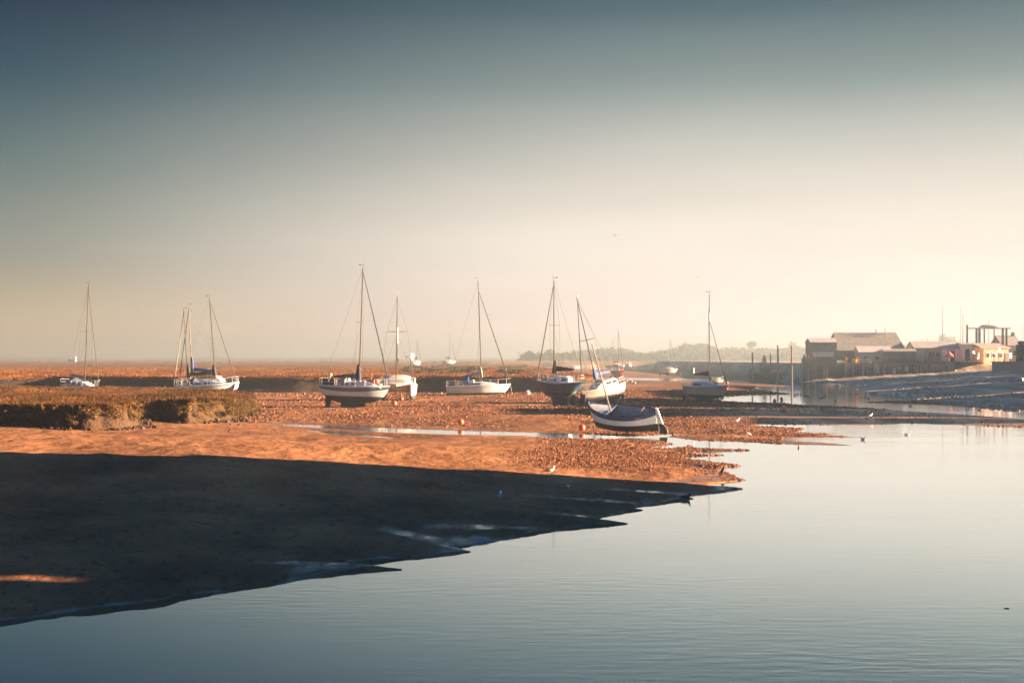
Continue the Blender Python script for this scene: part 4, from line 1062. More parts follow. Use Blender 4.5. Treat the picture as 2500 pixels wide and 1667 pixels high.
def bird_mesh(name, kind, scale=1.0):
    """standing or floating bird, x forward; one continuous body with wings folded"""
    mb = MB()
    if kind == 'gull':
        st = [(-.33, .20, .012, .010), (-.25, .205, .035, .022), (-.14, .22, .075, .065), (0, .235, .092, .088), (.10, .255, .082, .088), (.16, .30, .055, .060), (.185, .355, .043, .045), (.205, .40, .044, .046), (.24, .415, .034, .034), (.262, .41, .013, .013)]
        top, low = 1, 0
    elif kind == 'peck':
        st = [(-.32, .24, .012, .010), (-.24, .24, .035, .022), (-.13, .24, .075, .065), (0, .23, .092, .088), (.10, .215, .082, .082), (.17, .19, .055, .055), (.215, .165, .043, .043), (.25, .14, .044, .044), (.28, .11, .030, .030), (.292, .095, .013, .013)]
        top, low = 1, 0
    elif kind == 'cormorant':
        st = [(-.20, .06, .02, .012), (-.16, .12, .04, .03), (-.10, .22, .085, .075), (-.03, .36, .105, .095), (.03, .48, .085, .08), (.06, .58, .045, .045), (.07, .66, .036, .036), (.085, .73, .038, .040), (.12, .765, .034, .036), (.155, .765, .018, .018)]
        top, low = 0, 0
    else:  # floating duck
        st = [(-.26, .10, .01, .01), (-.20, .09, .05, .04), (-.08, .07, .10, .075), (.06, .06, .10, .08), (.15, .09, .07, .07), (.185, .15, .040, .045), (.205, .205, .042, .045), (.24, .215, .036, .036), (.265, .205, .015, .012)]
        top, low = 1, 0
    pts = [Vector((a, 0, b)) for a, b, _, _ in st]; n = 10; rings = []
    for i, (x, z, w, t) in enumerate(st):
        d = (pts[min(i+1, len(pts)-1)]-pts[max(i-1, 0)]).normalized(); up = Vector((-d.z, 0, d.x))
        rings.append([pts[i]+Vector((0, math.cos(a)*w, 0))+up*math.sin(a)*t for a in [2*math.pi*j/n for j in range(n)]])
    o = len(mb.v); mb.loft(rings, True, True, 0)
    nf = len(st)-1
    for i in range(nf):
        for j in range(n):
            hi = 0 < j < n/2
            if kind in ('gull', 'peck') and i < 5 and hi or kind in ('gull', 'peck') and i < 5 and j in (0, n//2, n-1, n//2-1): mb.m[i*n+j] = 1
            if kind in ('gull', 'peck') and i < 1: mb.m[i*n+j] = 2
    # folded wings
    if kind != 'duck':
        for sd in (1, -1):
            w = []
            for i in range(2, 6):
                x, z, ww, t = st[i]; 
                w.append([(x-.05, sd*(ww+.006), z+t*.6), (x-.05, sd*(ww+.012), z), (x-.05, sd*(ww*.85+.006), z-t*.45)])
            tip = st[1]; w.insert(0, [(tip[0]-.06, sd*.03, tip[1]+.03), (tip[0]-.07, sd*.032, tip[1]+.015), (tip[0]-.06, sd*.03, tip[1])])
            mb.loft(w, closed=False, mi=1)
    hd = st[-1]; d = (pts[-1]-pts[-2]).normalized()
    mb.tube([pts[-1]-d*.01, pts[-1]+d*.055], [.012, .004], 5, mi=3)
    if kind in ('gull', 'peck'):
        for sd in (1, -1):
            mb.tube([(.0, sd*.035, .16), (.005, sd*.035, .0)], .008, 5, mi=3); mb.box((.025, sd*.035, .005), (.06, .035, .01), 3)
    if kind == 'cormorant':
        for sd in (1, -1):
            mb.tube([(-.05, sd*.05, .22), (-.04, sd*.055, .0)], .014, 5, mi=2); mb.box((0, sd*.055, .01), (.10, .05, .015), 2)
    mb.v = [tuple(c*scale for c in p) for p in mb.v]
    return mb
BM = {'gull': ['gull_white', 'gull_grey', 'bird_black', 'beak'], 'peck': ['gull_white', 'gull_grey', 'bird_black', 'beak'], 'cormorant': ['bird_black', 'bird_black', 'bird_black', 'beak'], 'duck': ['duck_brown', 'duck_brown', 'bird_black', 'beak']}
def bird(kind, px, py, rz, label, cat, group, scale=1.0, z=None):
    loc = G(px, py) if z is None else P(px, py, z)
    nm = {'gull': 'gull', 'peck': 'gull', 'cormorant': 'cormorant', 'duck': 'duck'}[kind]
    o = bird_mesh(nm, kind, scale).build(nm, BM[kind], smooth=True, autos=60)
    o.location = loc; o.rotation_euler = (0, 0, R(rz)); tag(o, label, cat, group); return o
GU = 'gulls on the mud and shallows'
bird('gull', 1342, 1159, 6, 'gull standing in sunlight just above the shadow edge', 'gull', GU, .72)
bird('gull', 1220, 1226, 80, 'gull in the shadow seen from behind', 'gull', GU, .78)
bird('peck', 1376, 1194, -10, 'gull bending to the mud just below the sunlit edge', 'gull', GU, .70)
bird('gull', 1799, 1033, 20, 'gull standing upright on the weedy spit near the large pink buoy', 'gull', GU, .9)
bird('peck', 1824, 1065, 10, 'pale gull crouched on the orange weed spit', 'gull', GU, .8)
bird('gull', 2125, 1020, 30, 'gull on the shaded mud bank between the two stretches of water', 'gull', GU, .85)
bird('duck', 2107, 1073, -60, 'gull floating on bright water off the tip of the dark spit', 'gull', GU, .8, 0).data.materials[0] = MATS['gull_grey']
bird('duck', 2215, 1062, 10, 'gull floating out in the pale water to the right of the spits', 'gull', GU, .8, 0).data.materials[0] = MATS['gull_grey']
bird('duck', 1950, 1093, 80, 'small dark bird floating below the long dark spit', 'duck', None, .62, 0)
tw_ = MB().tube([(-.06, 0, .0), (0, .01, .008), (.05, 0, .004)], [.006, .009, .004], 6).tube([(0, .01, .008), (.02, .02, .02)], [.004, .002], 5).build('driftwood', 'bird_black'); tw_.location = P(2458, 1485); tag(tw_, 'small dark bit of driftwood alone on the smooth foreground water', 'driftwood')
bird('cormorant', 1766, 1160, -20, 'cormorant standing upright on the tip of the orange spit', 'cormorant', None, .62)
cb_ = bird('duck', 1674, 1216, 20, 'dark cormorant crouched at the edge of the shaded spit', 'cormorant', None, .72); cb_.name = 'cormorant'; cb_.data.materials[0] = MATS['bird_black']
FL = 'ducks floating in the far channel'
for i, (cx, cy) in enumerate([(1045,1225),(1080,1203),(1140,1202),(1200,1210),(1225,1222),(1265,1230),(1405,1200),(1525,1202),(1510,1243),(1470,1258),(1695,1202),(1775,1196),(1930,1202),(2030,1191),(2175,1240),(2225,1262),(1700,1300)]):
    bird('duck', 1780+.153*cx, 780+.153*cy, random.uniform(-40, 220), 'small dark duck floating in the bright channel below the sheds', 'duck', FL, random.uniform(.75, 1.0), 0)
bird('duck', 2222, 992, 20, 'duck in the narrow channel near the grey bank', 'duck', None, .8, 0)
bird('duck', 2390, 1001, 10, 'duck in the channel close under the grey stony bank', 'duck', None, .8, 0)
def flyer(px, py, Y, span, label, a):
    mb = MB().loft([[(x, math.cos(t)*r, math.sin(t)*r) for t in [j*math.pi/4 for j in range(8)]] for x, r in ((-.30, .01), (-.15, .05), (0, .07), (.15, .06), (.26, .02))], True, True)
    for sd in (1, -1):
        w = [[(.10, sd*.05, .03), (-.08, sd*.05, .03)], [(.14, sd*span*.25, .20), (-.06, sd*span*.25, .19)], [(.04, sd*span*.5, .10), (-.02, sd*span*.5, .10)]]
        mb.loft([[Vector(p)+Vector((0, 0, .012)) for p in r] for r in w], closed=False); mb.loft(w, closed=False)
    o = mb.build('flying_gull', 'duck_brown'); o.location = atY(px, py, Y); o.rotation_euler = (R(12), 0, R(a)); tag(o, label, 'gull', 'gulls in flight')
flyer(1500, 575, 190, 1.3, 'flying gull high above the leaning motor sailer', 70)
flyer(1702, 676, 210, 1.2, 'flying gull lower in the pale sky, left of the small sloop mast', 60)

# clods and stones below the marsh edge
CL = 'clods fallen from the marsh edge'
stones = [(292, 1050, 7), (347, 1047, 15), (318, 1036, 22), (530, 1030, 20), (556, 1032, 14), (606, 1029, 17), (622, 1031, 9), (585, 1038, 8), (560, 1052, 8), (630, 1043, 6), (563, 1037, 9), (368, 1044, 5), (307, 1054, 6), (548, 1015, 16), (505, 1014, 14), (640, 1012, 12), (660, 1022, 9), (690, 1040, 5), (697, 1046, 5), (680, 1090, 10), (101, 1048, 6), (130, 1044, 5), (180, 1048, 6), (650, 1030, 10)]
desc = ['in front of the grassy bank', 'on the bare orange mud', 'against the foot of the marsh edge', 'at the right end of the marsh bank']
for i, (x, y, wpx) in enumerate(stones):
    X, Y, z = G(x, y); r = wpx*Y/F*.5
    mb = MB().ball((0, 0, r*.3), r, 9, 6, sc=(1, .8, .62), jit=.22)
    o = mb.build('mud_clod', 'rock' if i % 3 else 'mud_clod', smooth=True, autos=30); o.location = (X, Y, z); o.rotation_euler = (0, 0, random.uniform(0, 6))
    big = wpx >= 14
    tag(o, 'large dark clod of marsh turf fallen on the mud below the bank' if big else 'small dark clod lying on the mud below the marsh bank', 'clod', CL+(' (large)' if big else ''))

# ------------------------------------------------------------------ right bank: quay, sheds, moored gear
YQ = 286.0
kq = YQ/F
def qx(px, Y=YQ): return (px-1250)*Y/F
def qz(py, Y=YQ): return CZ-(py-HZ)*Y/F
# quay wall of vertical timbers
root = empty('quay_wall', (qx(2110), YQ, 0), 'weathered timber faced quay wall below the grass and sheds', 'quay')
x0, x1 = qx(1958)-qx(2110), qx(2330)-qx(2110)
MB().box(((x0+x1)/2, 1.0, 1.75), (x1-x0, 1.8, 4.0)).build('face', 'wall_stone', root, smooth=False)
for i in range(54):
    u = i/53; x = x0+(x1-x0)*u**1.15+random.uniform(-.12, .12); zt = random.uniform(2.6, 3.9) if u < .55 else random.uniform(2.4, 3.6)
    MB().box((x, -.02-random.uniform(0, .12), zt/2-.4), (random.uniform(.16, .32), .22, zt+.8), rz=random.uniform(-.1, .1)).build('pile', random.choice(['timber_dark', 'timber_dark', 'timber_pale']), root, smooth=False)
for px, py, wpx, hpx in ((2143, 904, 7, 15), (2183, 906, 7, 14), (2195, 899, 8, 7), (2213, 900, 8, 12)):
    MB().box((qx(px)-qx(2110), -.22, qz(py)), (wpx*kq, .06, hpx*kq), bev=.02).build('pale_patch', 'wall_grey', root, smooth=False)
lw_ = MB().add([(qx(1985), YQ+1.2, 3.76), (qx(2425), YQ+1.2, 3.76), (qx(2425), YQ+6, 3.80), (qx(1985), YQ+6, 3.80)], [(0, 1, 2, 3)]).build('lawn', 'lawn_green', smooth=False)
tag(lw_, kind='structure')
n = 5000; Xg = qx(2130)+(qx(2400)-qx(2130))*rng.random(n); Yg = YQ+.9+2.5*rng.random(n)
o = tufts('grass', Xg, Yg, np.full(n, 3.74), rng.uniform(.12, .3, n), rng.uniform(.04, .09, n), 'grass_far', .8, 1.4, 2, np.full(n, .45)); tag(o, kind='stuff')

# old timber staithe at the left end
root = empty('timber_jetty', (qx(1966), YQ-2, 0), 'old timber jetty of upright piles at the left end of the quay', 'jetty')
for i in range(16):
    x = (-10+20*i/15)*kq*1.1; zt = qz(random.choice([866, 872, 874, 880]))
    MB().box((x, random.uniform(-.8, .8), zt/2-.3), (.26, .26, zt+.6), rz=random.uniform(-.3, .3)).build('pile', random.choice(['timber_dark', 'timber_pale', 'timber_dark']), root, smooth=False)
MB().box((0, 0, qz(884)), (24*kq, 2.2, .2)).build('deck', 'timber_dark', root, smooth=False)
for z in (qz(892), qz(906)): MB().box((0, -.95, z), (24*kq, .12, .22)).build('waling', 'timber_dark', root, smooth=False)

def shed(name, px0, px1, py_ridge, py_eave, py_base, Y, depth, wallm, roofm, label, hip=0.0, cat='shed', over=.25, planks=False, group='harbour sheds', rd=0.0):
    a, b = qx(px0, Y), qx(px1, Y); zr, ze, zb = qz(py_ridge, Y), qz(py_eave, Y), qz(py_base, Y)
    w = b-a; root = empty(name, ((a+b)/2, Y, zb), label, cat, group)
    zr -= zb; ze -= zb
    MB().box((0, depth/2, ze/2-.2), (w, depth, ze+.4)).build('wall', wallm, root, smooth=False)
    if hip <= 0:
        mb = MB()
        for sx in (-1, 1):
            mb.add([(sx*w/2, 0, ze), (sx*w/2, depth, ze), (sx*w/2, depth/2, zr-.03)], [(0, 1, 2)])
        mb.build('gable', wallm, root, smooth=False)
    mb = MB(); W2_ = w/2+over; t = .12
    for dz in (0, ):
        f = [(-W2_, -over, ze-.06), (W2_, -over, ze-.06), (W2_-hip, depth/2, zr), (-W2_+hip, depth/2, zr)]
        bk = [(-W2_, depth+over, ze-.06), (W2_, depth+over, ze-.06), (W2_-hip, depth/2, zr), (-W2_+hip, depth/2, zr)]
        up = Vector((0, 0, t))
        for q in (f, bk):
            mb.loft([[Vector(p) for p in q], [Vector(p)+up for p in q]], True, True)
        if hip > 0:
            for s_ in (-1, 1):
                q = [(s_*W2_, -over, ze-.06), (s_*W2_, depth+over, ze-.06), (s_*(W2_-hip), depth/2, zr)]
                mb.loft([[Vector(p) for p in q], [Vector(p)+up for p in q]], True, True)
    roof = mb.build('roof', roofm, root, smooth=False)
    if planks:
        n_ = int(w/.32)
        mb = MB()
        for i in range(n_): mb.box((-w/2+.16+i*w/n_, -.02, ze/2), (w/n_*.8, .06+.03*(i % 2), ze-.05))
        mb.build('cladding', wallm, root, smooth=False)
    return root, w, ze, zr, roof
# black shed on the quay edge with pale slats
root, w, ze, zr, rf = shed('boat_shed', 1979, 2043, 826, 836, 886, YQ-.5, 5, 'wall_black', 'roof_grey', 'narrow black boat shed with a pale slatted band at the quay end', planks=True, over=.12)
mb = MB()
for i in range(17): mb.box((-w*.40+i*w*.047, -.10, ze*.42), (.15, .05, ze*.24))
mb.build('slats', 'wall_white', root, smooth=False)
MB().box((-w*.05, -.1, ze*.13), (w*.4, .06, ze*.2)).build('door', 'timber_dark', root, smooth=False)
MB().box((w*.05, 1.0, zr-.55), (.9, .7, .04)).build('skylight', 'skylight', rf, smooth=False)
# big dark roofed shed
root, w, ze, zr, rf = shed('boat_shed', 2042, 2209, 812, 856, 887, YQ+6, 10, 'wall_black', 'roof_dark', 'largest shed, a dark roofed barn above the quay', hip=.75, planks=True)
for x, m, h_ in ((w*.16, 'roof_dark', .8), (w*.30, 'roof_dark', 1.2)): MB().tube([(x, 4.6, zr-.3), (x, 4.6, zr+h_)], .10, 8).build('flue', m, root)
for x in (-.06, .10):
    zz = zr-.55; MB().box((w*x, 4.0, zz+.05), (1.0, .6, .1)).build('skylight', 'skylight', rf, smooth=False)
MB().box((-w*.30, -.1, ze*.45), (1.6, .1, ze*.8)).build('door', 'timber_dark', root, smooth=False)
# pale lean-to and low dark shed in front of it
root, w, ze, zr, rf = shed('lean_to', 2098, 2176, 846, 860, 887, YQ+2.2, 4, 'wall_grey', 'roof_pale', 'lean-to with a pale sloping roof in front of the largest shed')
for x in (-.3, .05, .32): MB().box((w*x, -.04, ze*.5), (.7, .08, .6)).build('window', 'window_dark', root, smooth=False)
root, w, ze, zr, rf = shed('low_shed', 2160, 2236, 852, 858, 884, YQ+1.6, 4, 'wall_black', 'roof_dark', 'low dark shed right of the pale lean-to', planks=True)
MB().box((w*.1, -.1, ze*.45), (1.0, .1, ze*.8)).build('door', 'timber_dark', root, smooth=False)
# long low grey building with white panels and brick bays
root, w, ze, zr, rf = shed('harbour_cafe', 2234, 2352, 834, 850, 884, YQ+5, 6, 'wall_grey', 'roof_grey', 'long low grey building with brick bays and white panels facing the lawn')
for x0_, x1_, m in ((-.46, -.40, 'wall_brick'), (-.27, .02, 'wall_brick'), (.04, .16, 'wall_white'), (.32, .49, 'wall_white')):
    MB().box((w*(x0_+x1_)/2, -.05, ze*.5), (w*(x1_-x0_), .12, ze*.86)).build('bay', m, root, smooth=False)
for x in (-.2, -.12, -.04, .22): MB().box((w*x, -.13, ze*.55), (.6, .06, .9)).build('window', 'window_dark', root, smooth=False)
MB().box((w*.27, -.10, ze*.42), (.8, .1, ze*.75)).build('door', 'window_dark', root, smooth=False)
# white ended annex, sunlit on its right side
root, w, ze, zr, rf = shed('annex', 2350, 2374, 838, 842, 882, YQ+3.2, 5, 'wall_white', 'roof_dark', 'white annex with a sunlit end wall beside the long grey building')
MB().box((0, -.05, ze*.4), (.9, .1, ze*.7)).build('door', 'window_dark', root, smooth=False)
# brick building with dark roof, turned to the sun
root = empty('brick_house', (qx(2432, 292), 292, 3.72), 'orange sunlit brick house front with a low dark roof near the right edge', 'house', 'harbour sheds', Matrix.Rotation(R(24), 4, 'Z'))
MB().box((0, 3, 1.5), (6.6, 6, 3.3)).build('wall', 'wall_brick', root, smooth=False)
mb = MB().loft([[(-4.2, -.35, 3.05), (3.7, -.35, 3.05), (3.0, 3, 4.0), (-3.6, 3, 4.0)], [(-4.2, -.35, 3.2), (3.7, -.35, 3.2), (3.0, 3, 4.15), (-3.6, 3, 4.15)]], True, True)
mb.loft([[(-4.2, 6.35, 3.05), (3.7, 6.35, 3.05), (3.0, 3, 4.0), (-3.6, 3, 4.0)], [(-4.2, 6.35, 3.2), (3.7, 6.35, 3.2), (3.0, 3, 4.15), (-3.6, 3, 4.15)]], True, True)
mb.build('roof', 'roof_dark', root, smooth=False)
for x, w_, h_, z in ((-2.2, 1.0, 1.2, 1.6), (-.6, 1.0, 1.2, 1.6), (1.2, 1.2, 1.2, 1.6)):
    f = MB().box((x, -.03, z), (w_, .08, h_)).build('window', 'wall_white', root, smooth=False); MB().box((x, -.08, z), (w_*.8, .04, h_*.8)).build('pane', 'window_dark', f, smooth=False)
MB().box((2.6, -.04, 1.0), (.9, .1, 2.0)).build('door', 'timber_dark', root, smooth=False)
# grey gabled house behind
root, w, ze, zr, rf = shed('house', 2448, 2492, 820, 844, 880, YQ+22, 8, 'wall_grey', 'roof_grey', 'tall grey roofed house behind the brick one at the right edge', cat='house')
MB().box((w*.42, 4, zr+.3), (.6, .6, 1.1)).build('chimney', 'wall_brick', root, smooth=False)
for x in (-.25, .2): MB().box((w*x, -.04, ze*.5), (.8, .08, 1.0)).build('window', 'window_dark', root, smooth=False)
# small things on the hard
def board(px, py, wpx, hpx, m, label, Y=YQ+1.5, name='notice_board', cat='sign'):
    k = Y/F; z = qz(py, Y)
    root = empty(name, (qx(px, Y), Y, 3.72), label, cat, None, Matrix.Rotation(R(38), 4, 'Z'))
    MB().box((0, 0, z-3.72), (wpx*k*1.5, .06, hpx*k), bev=.02).build('panel', m, root, smooth=False)
    for s_ in (-1, 1): MB().box((s_*wpx*k*.5, .05, (z-3.72)/2), (.08, .06, max(.3, z-3.72))).build('leg', 'timber_dark', root, smooth=False)
board(2377, 861, 6, 7, 'wall_white', 'small white board in front of the white annex')
board(2387, 869, 7, 14, 'wall_white', 'tall white board on the hard between annex and brick house')
board(2428, 861, 5, 8, 'wall_white', 'narrow white sign left on the brick house forecourt')
board(2440, 854, 6, 8, 'wall_white', 'high white sign in front of the brick house')
board(2467, 868, 7, 13, 'wall_white', 'tall white panel at the right end of the brick house')
root = empty('parasol', (qx(2317, YQ+2), YQ+2, 3.75), 'red drooping parasol on the lawn before the long grey building', 'parasol')
MB().tube([(0, 0, 0), (0, 0, 2.3)], .05, 6).build('pole', 'timber_pale', root)
MB().loft([[(math.cos(a)*r, math.sin(a)*r, z) for a in [j*math.pi/4 for j in range(8)]] for r, z in ((.95, 1.2), (.9, 1.45), (.6, 1.9), (.06, 2.35))], True, True).build('canopy', 'pink_buoy', root)
def crate(px, py, wpx, hpx, m, label, name, cat, Y=YQ+.5):
    k = Y/F; o = MB().box((0, 0, hpx*k/2), (wpx*k, wpx*k*.8, hpx*k), bev=.06)
    o.box((0, -wpx*k*.4-.01, hpx*k*.5), (wpx*k*.7, .06, hpx*k*.3)); o.box((0, 0, hpx*k+.03), (wpx*k*1.06, wpx*k*.86, .08), bev=.02)
    o = o.build(name, m, smooth=False); o.location = (qx(px, Y), Y, 3.76); tag(o, label, cat)
crate(2066, 880, 4, 13, 'orange_gear', 'upright red orange float rack between the two black sheds', 'float_rack', 'rack')
crate(2086, 880, 9, 10, 'yellow_paint', 'yellow fish bins in front of the largest shed', 'fish_bin', 'bin')
crate(2094, 872, 8, 15, 'orange_gear', 'orange gear box stacked by the yellow fish bins', 'gear_box', 'box', YQ+1.4)
crate(2232, 880, 6, 16, 'wall_brick', 'rust red locker at the left end of the long grey building', 'locker', 'locker', YQ+2)
for px, a_, lab in ((2031, 20, 'small pale dinghy upturned on the quay by the narrow black shed'), (2049, -15, 'small pale dinghy upturned on the quay before the largest shed')):
    dq = Hull(2.6, 1.2, .05, .42, .05, tw=.75, rb=.3, sb=.1)
    root = empty('dinghy', (qx(px, YQ+.9), YQ+.9, 4.28), lab, 'dinghy', 'dinghies', Matrix.Rotation(R(a_), 4, 'Z') @ Matrix.Rotation(R(180), 4, 'X'))
    o = dq.mesh(['wall_white', 'wall_white'], [], ns=12); o.parent = root
    MB().box((-.2, 0, .4), (.22, 1.0, .03)).build('thwart', 'varnish', root)
for i, (px, hh_) in enumerate(((2108, .5), (2114, .9), (2121, .5))):
    o = MB().box((0, 0, hh_/2), (.75, .55, hh_), bev=.05).box((0, 0, hh_+.03), (.8, .6, .06), bev=.02).box((0, -.29, hh_*.5), (.5, .04, hh_*.5)).build('shellfish_crate', 'timber_pale', smooth=False); o.location = (qx(px, YQ+1.0), YQ+1.0, 3.76)
    tag(o, ['low wooden crate on the quay edge, nearest the yellow fish bins', 'taller wooden crate between two low ones on the quay edge', 'low wooden crate on the quay edge, right of the taller crate'][i], 'crate', 'crates on the quay')
# bench tables on the lawn
for i, px in enumerate((2265, 2275, 2355)):
    root = empty('picnic_table', (qx(px, YQ+1.8), YQ+1.8, 3.76), ['wooden picnic table on the lawn, the left of a close pair', 'wooden picnic table on the lawn, the right of a close pair', 'wooden picnic table alone before the white annex'][i], 'table', 'picnic tables on the lawn')
    MB().box((0, 0, .75), (1.2, .6, .05)).build('tabletop', 'timber_pale', root, smooth=False)
    for s_ in (-1, 1):
        MB().box((0, s_*.55, .45), (1.2, .22, .05)).build('seat', 'timber_pale', root, smooth=False)
        MB().tube([(s_*.45, -.6, 0), (s_*.45, .1, .74)], .04, 5).tube([(s_*.45, .6, 0), (s_*.45, -.1, .74)], .04, 5).build('leg', 'timber_dark', root)
# fence posts along the quay edge
for i, px in enumerate((2161, 2180, 2205, 2262, 2270, 2277)):
    o = MB().box((0, 0, .5), (.16, .16, 1.1)).box((0, 0, 1.08), (.2, .2, .06)).box((0, 0, .3), (.18, .18, .05)).build('fence_post', 'timber_dark', smooth=False); o.location = (qx(px), YQ+.4, 3.72)
    tag(o, 'short dark fence post along the grassy quay edge', 'post', 'fence posts on the quay edge')
# flag poles
def pole(px, ytop, Y, label, r=.09, arm=False):
    z = 3.72; zt = ztop(ytop, Y)
    root = empty('flagpole', (qx(px, Y), Y, z), label, 'pole', 'tall poles behind the harbour buildings')
    MB().tube([(0, 0, -.2), (0, 0, (zt-z)*.6), (0, 0, zt-z)], [r, r*.8, r*.5], 7).build('shaft', 'wood_spar', root)
    MB().ball((0, 0, zt-z+.06), r*.8, 8, 6).build('finial', 'alloy', root)
    if arm: MB().tube([(-.9, 0, (zt-z)*.62), (.9, 0, (zt-z)*.62)], .04, 5).build('yard', 'wood_spar', root)
pole(2301, 752, YQ+14, 'tall slim pole above the long grey building')
pole(2345, 750, YQ+13, 'very thin pale pole, left of a close pair by the white annex', .05)
pole(2351, 770, YQ+12, 'dark stout pole, right of a close pair by the white annex', .11)
pole(2414, 781, YQ+11, 'pole standing through the middle of the tall timber frame', .08)
pole(2497, 795, YQ+24, 'short pole above the grey roofed house at the right edge', .06)
# tall timber frame
Yg_ = YQ+16; k = Yg_/F
root = empty('gantry', (qx(2414, Yg_), Yg_, 3.72), 'tall open frame of posts under a long beam behind the brick house', 'frame')
zb_ = qz(803, Yg_)-3.72
for px, yt, r in ((2361, 793, .16), (2384, 803, .18), (2391, 803, .2), (2403, 803, .12), (2427, 803, .10), (2448, 803, .2), (2457, 803, .17)):
    zt = qz(yt, Yg_)-3.72; x = (px-2414)*k
    MB().box((x, 0, zt/2), (r*2, r*2, zt)).build('post', 'post_wood', root, smooth=False)
MB().box(((2414-2414)*k, 0, zb_+.12), (106*k, .35, .22)).build('beam', 'post_wood', root, smooth=False)
mb = MB(); rings = []
for i in range(12):
    u = i/11; x = (2390-2414+45*u)*k; hh = .15+.55*math.sin(math.pi*u)**.6
    rings.append([(x, .3*math.cos(a), zb_+.3+hh*.4+hh*.55*math.sin(a)+.04*math.sin(i*7)) for a in [j*math.pi/3 for j in range(6)]])
MB().loft(rings, True, True).build('rolled_net', 'canvas_grey', root)
# white cruiser showing over the grey roof
root = empty('motor_boat', (qx(2264, YQ+14), YQ+14, 4.2), 'white cruiser with a radar mast showing above the long grey roof', 'motor boat', None, Matrix.Rotation(R(-8), 4, 'Z'))
h = Hull(5.6, 2.2, .6, 2.2, .4, tw=.85, rb=.7, sb=.3)
h.mesh(['gelcoat_white', 'antifoul_navy'], []).parent = root; h.deck('deck_grey').parent = root
c, side, sec = cabin(h, .3, .8, .9, .75, 'gelcoat_white', front=.4, name='wheelhouse'); c.parent = root
for sd in (1, -1): window(side, .1, .6, .45, .85, sd).parent = c
MB().tube([(0, 0, 3.6), (-.2, 0, 5.6)], [.12, .04], 6).box((0, 0, 4.5), (.2, 1.0, .12)).build('radar_mast', 'gelcoat_white', root)
MB().ball((1.6, -.3, 3.9), .35, 10, 8).build('radar_dome', 'gelcoat_white', root)
rails(root, h)
# second retaining wall and pale baulks on the grey slope
root = empty('retaining_wall', (qx(2475, 262), 262, 0), 'low grey concrete retaining wall at the right edge above the slope', 'wall')
MB().box((3, 1, 2.2), (13, 1.2, 3.6)).build('face', 'concrete', root, smooth=False)
MB().box((3, .9, 4.06), (13.4, 1.6, .16)).build('coping', 'roof_grey', root, smooth=False)
def baulk(x0, y0, x1, y1, label):
    a = Vector(G(x0, y0)); b = Vector(G(x1, y1)); mb = MB()
    d = (b-a); mb.tube([a+Vector((0, 0, .12)), a+d*.5+Vector((0, 0, .2)), b+Vector((0, 0, .12))], [.2, .22, .18], 7)
    for t in (.08, .9): mb.box(a+d*t+Vector((0, 0, .15)), (.3, .6, .3))
    o = mb.build('timber_baulk', 'timber_pale'); tag(o, label, 'timber', 'pale timbers on the slope')
baulk(2294, 928, 2345, 920, 'pale timber lying low on the grey slope, the furthest left of three')
baulk(2424, 918, 2480, 906, 'pale timber near the top of the grey slope below the retaining wall')
baulk(2468, 934, 2520, 926, 'pale timber cut off by the right edge of the picture')
# stones and weed on the grey slope
n = 9000; Yr = 125+160*rng.random(n); Xr = np.interp(Yr, *XSH)+1+55*rng.random(n)**1.3
kk = (np.abs(Xr/Yr) < .40) & (fbm(Xr/5, Yr/14, 77) > -.02); Xr, Yr = Xr[kk], Yr[kk]
sr = rng.uniform(.08, .3, len(Xr))**1.1
o = lumps('shore_stones', Xr, Yr, sr, sr*.6); o.data.materials.clear(); o.data.materials.append(MATS['wall_stone']); tag(o, kind='stuff')

# unseen buildings added past the right edge to throw shade over the mud
def shadow_building(x0, x1, y0, y1, eave, ridge, label, zb=0.2, group='unseen buildings added to cast shadows', axis='y'):
    root = empty('shadow_building', ((x0+x1)/2, (y0+y1)/2, zb), label, 'shadow_building', group)
    w, d = x1-x0, y1-y0
    MB().box((0, 0, eave/2-.7), (w, d, eave+1.4)).build('wall', 'wall_brick', root, smooth=False)
    mb = MB(); up = Vector((0, 0, .15)); wo = w/2+.3; do = d/2+.0
    for s_ in (-1, 1):
        q = [(s_*wo, -do, eave-.05), (s_*wo, do, eave-.05), (0, do, ridge), (0, -do, ridge)]
        mb.loft([[Vector(p) for p in q], [Vector(p)+up for p in q]], True, True)
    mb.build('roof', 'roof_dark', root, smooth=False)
    mb = MB()
    for s_ in (-1, 1): mb.add([(-w/2, s_*d/2, eave), (w/2, s_*d/2, eave), (0, s_*d/2, ridge)], [(0, 1, 2)])
    mb.build('gable', 'wall_brick', root, smooth=False)
    for j in range(max(1, int(d/6))):
        y = -d/2+3+6*j
        if y < d/2-1:
            f = MB().box((-w/2-.03, y, eave*.55), (.08, 1.2, 1.5)).build('window', 'wall_white', root, smooth=False)
            MB().box((-w/2-.08, y, eave*.55), (.04, 1.0, 1.3)).build('pane', 'window_dark', f, smooth=False)
CASTERS = []
shadow_building(25, 37, 29.5, 51.5, 11.0, 13.5, 'tall unseen brick block added to shade the foreground mud')
shadow_building(25, 37, -14, 28.8, 11.5, 14.0, 'long unseen brick block added to shade the nearest mud')
shadow_building(26, 36, 28.8, 29.5, 6.1, 6.5, 'narrow low unseen link shaped to let a sliver of sun through')
shadow_building(50, 60, 101, 108, 4.4, 5.6, 'low unseen brick block added to shade the mud spit on the right', 1.0)
shadow_building(50, 60, 110, 124, 7.6, 9.0, 'unseen brick block added to shade the mud bar on the right', 1.0)
shadow_building(58, 68, 126, 160, 6.5, 8.5, 'unseen brick block added to shade the near end of the right slope', 2.0)
shadow_building(77, 87, 163, 200, 6.5, 8.5, 'long unseen brick block added to shade the middle of the right slope', 3.0)
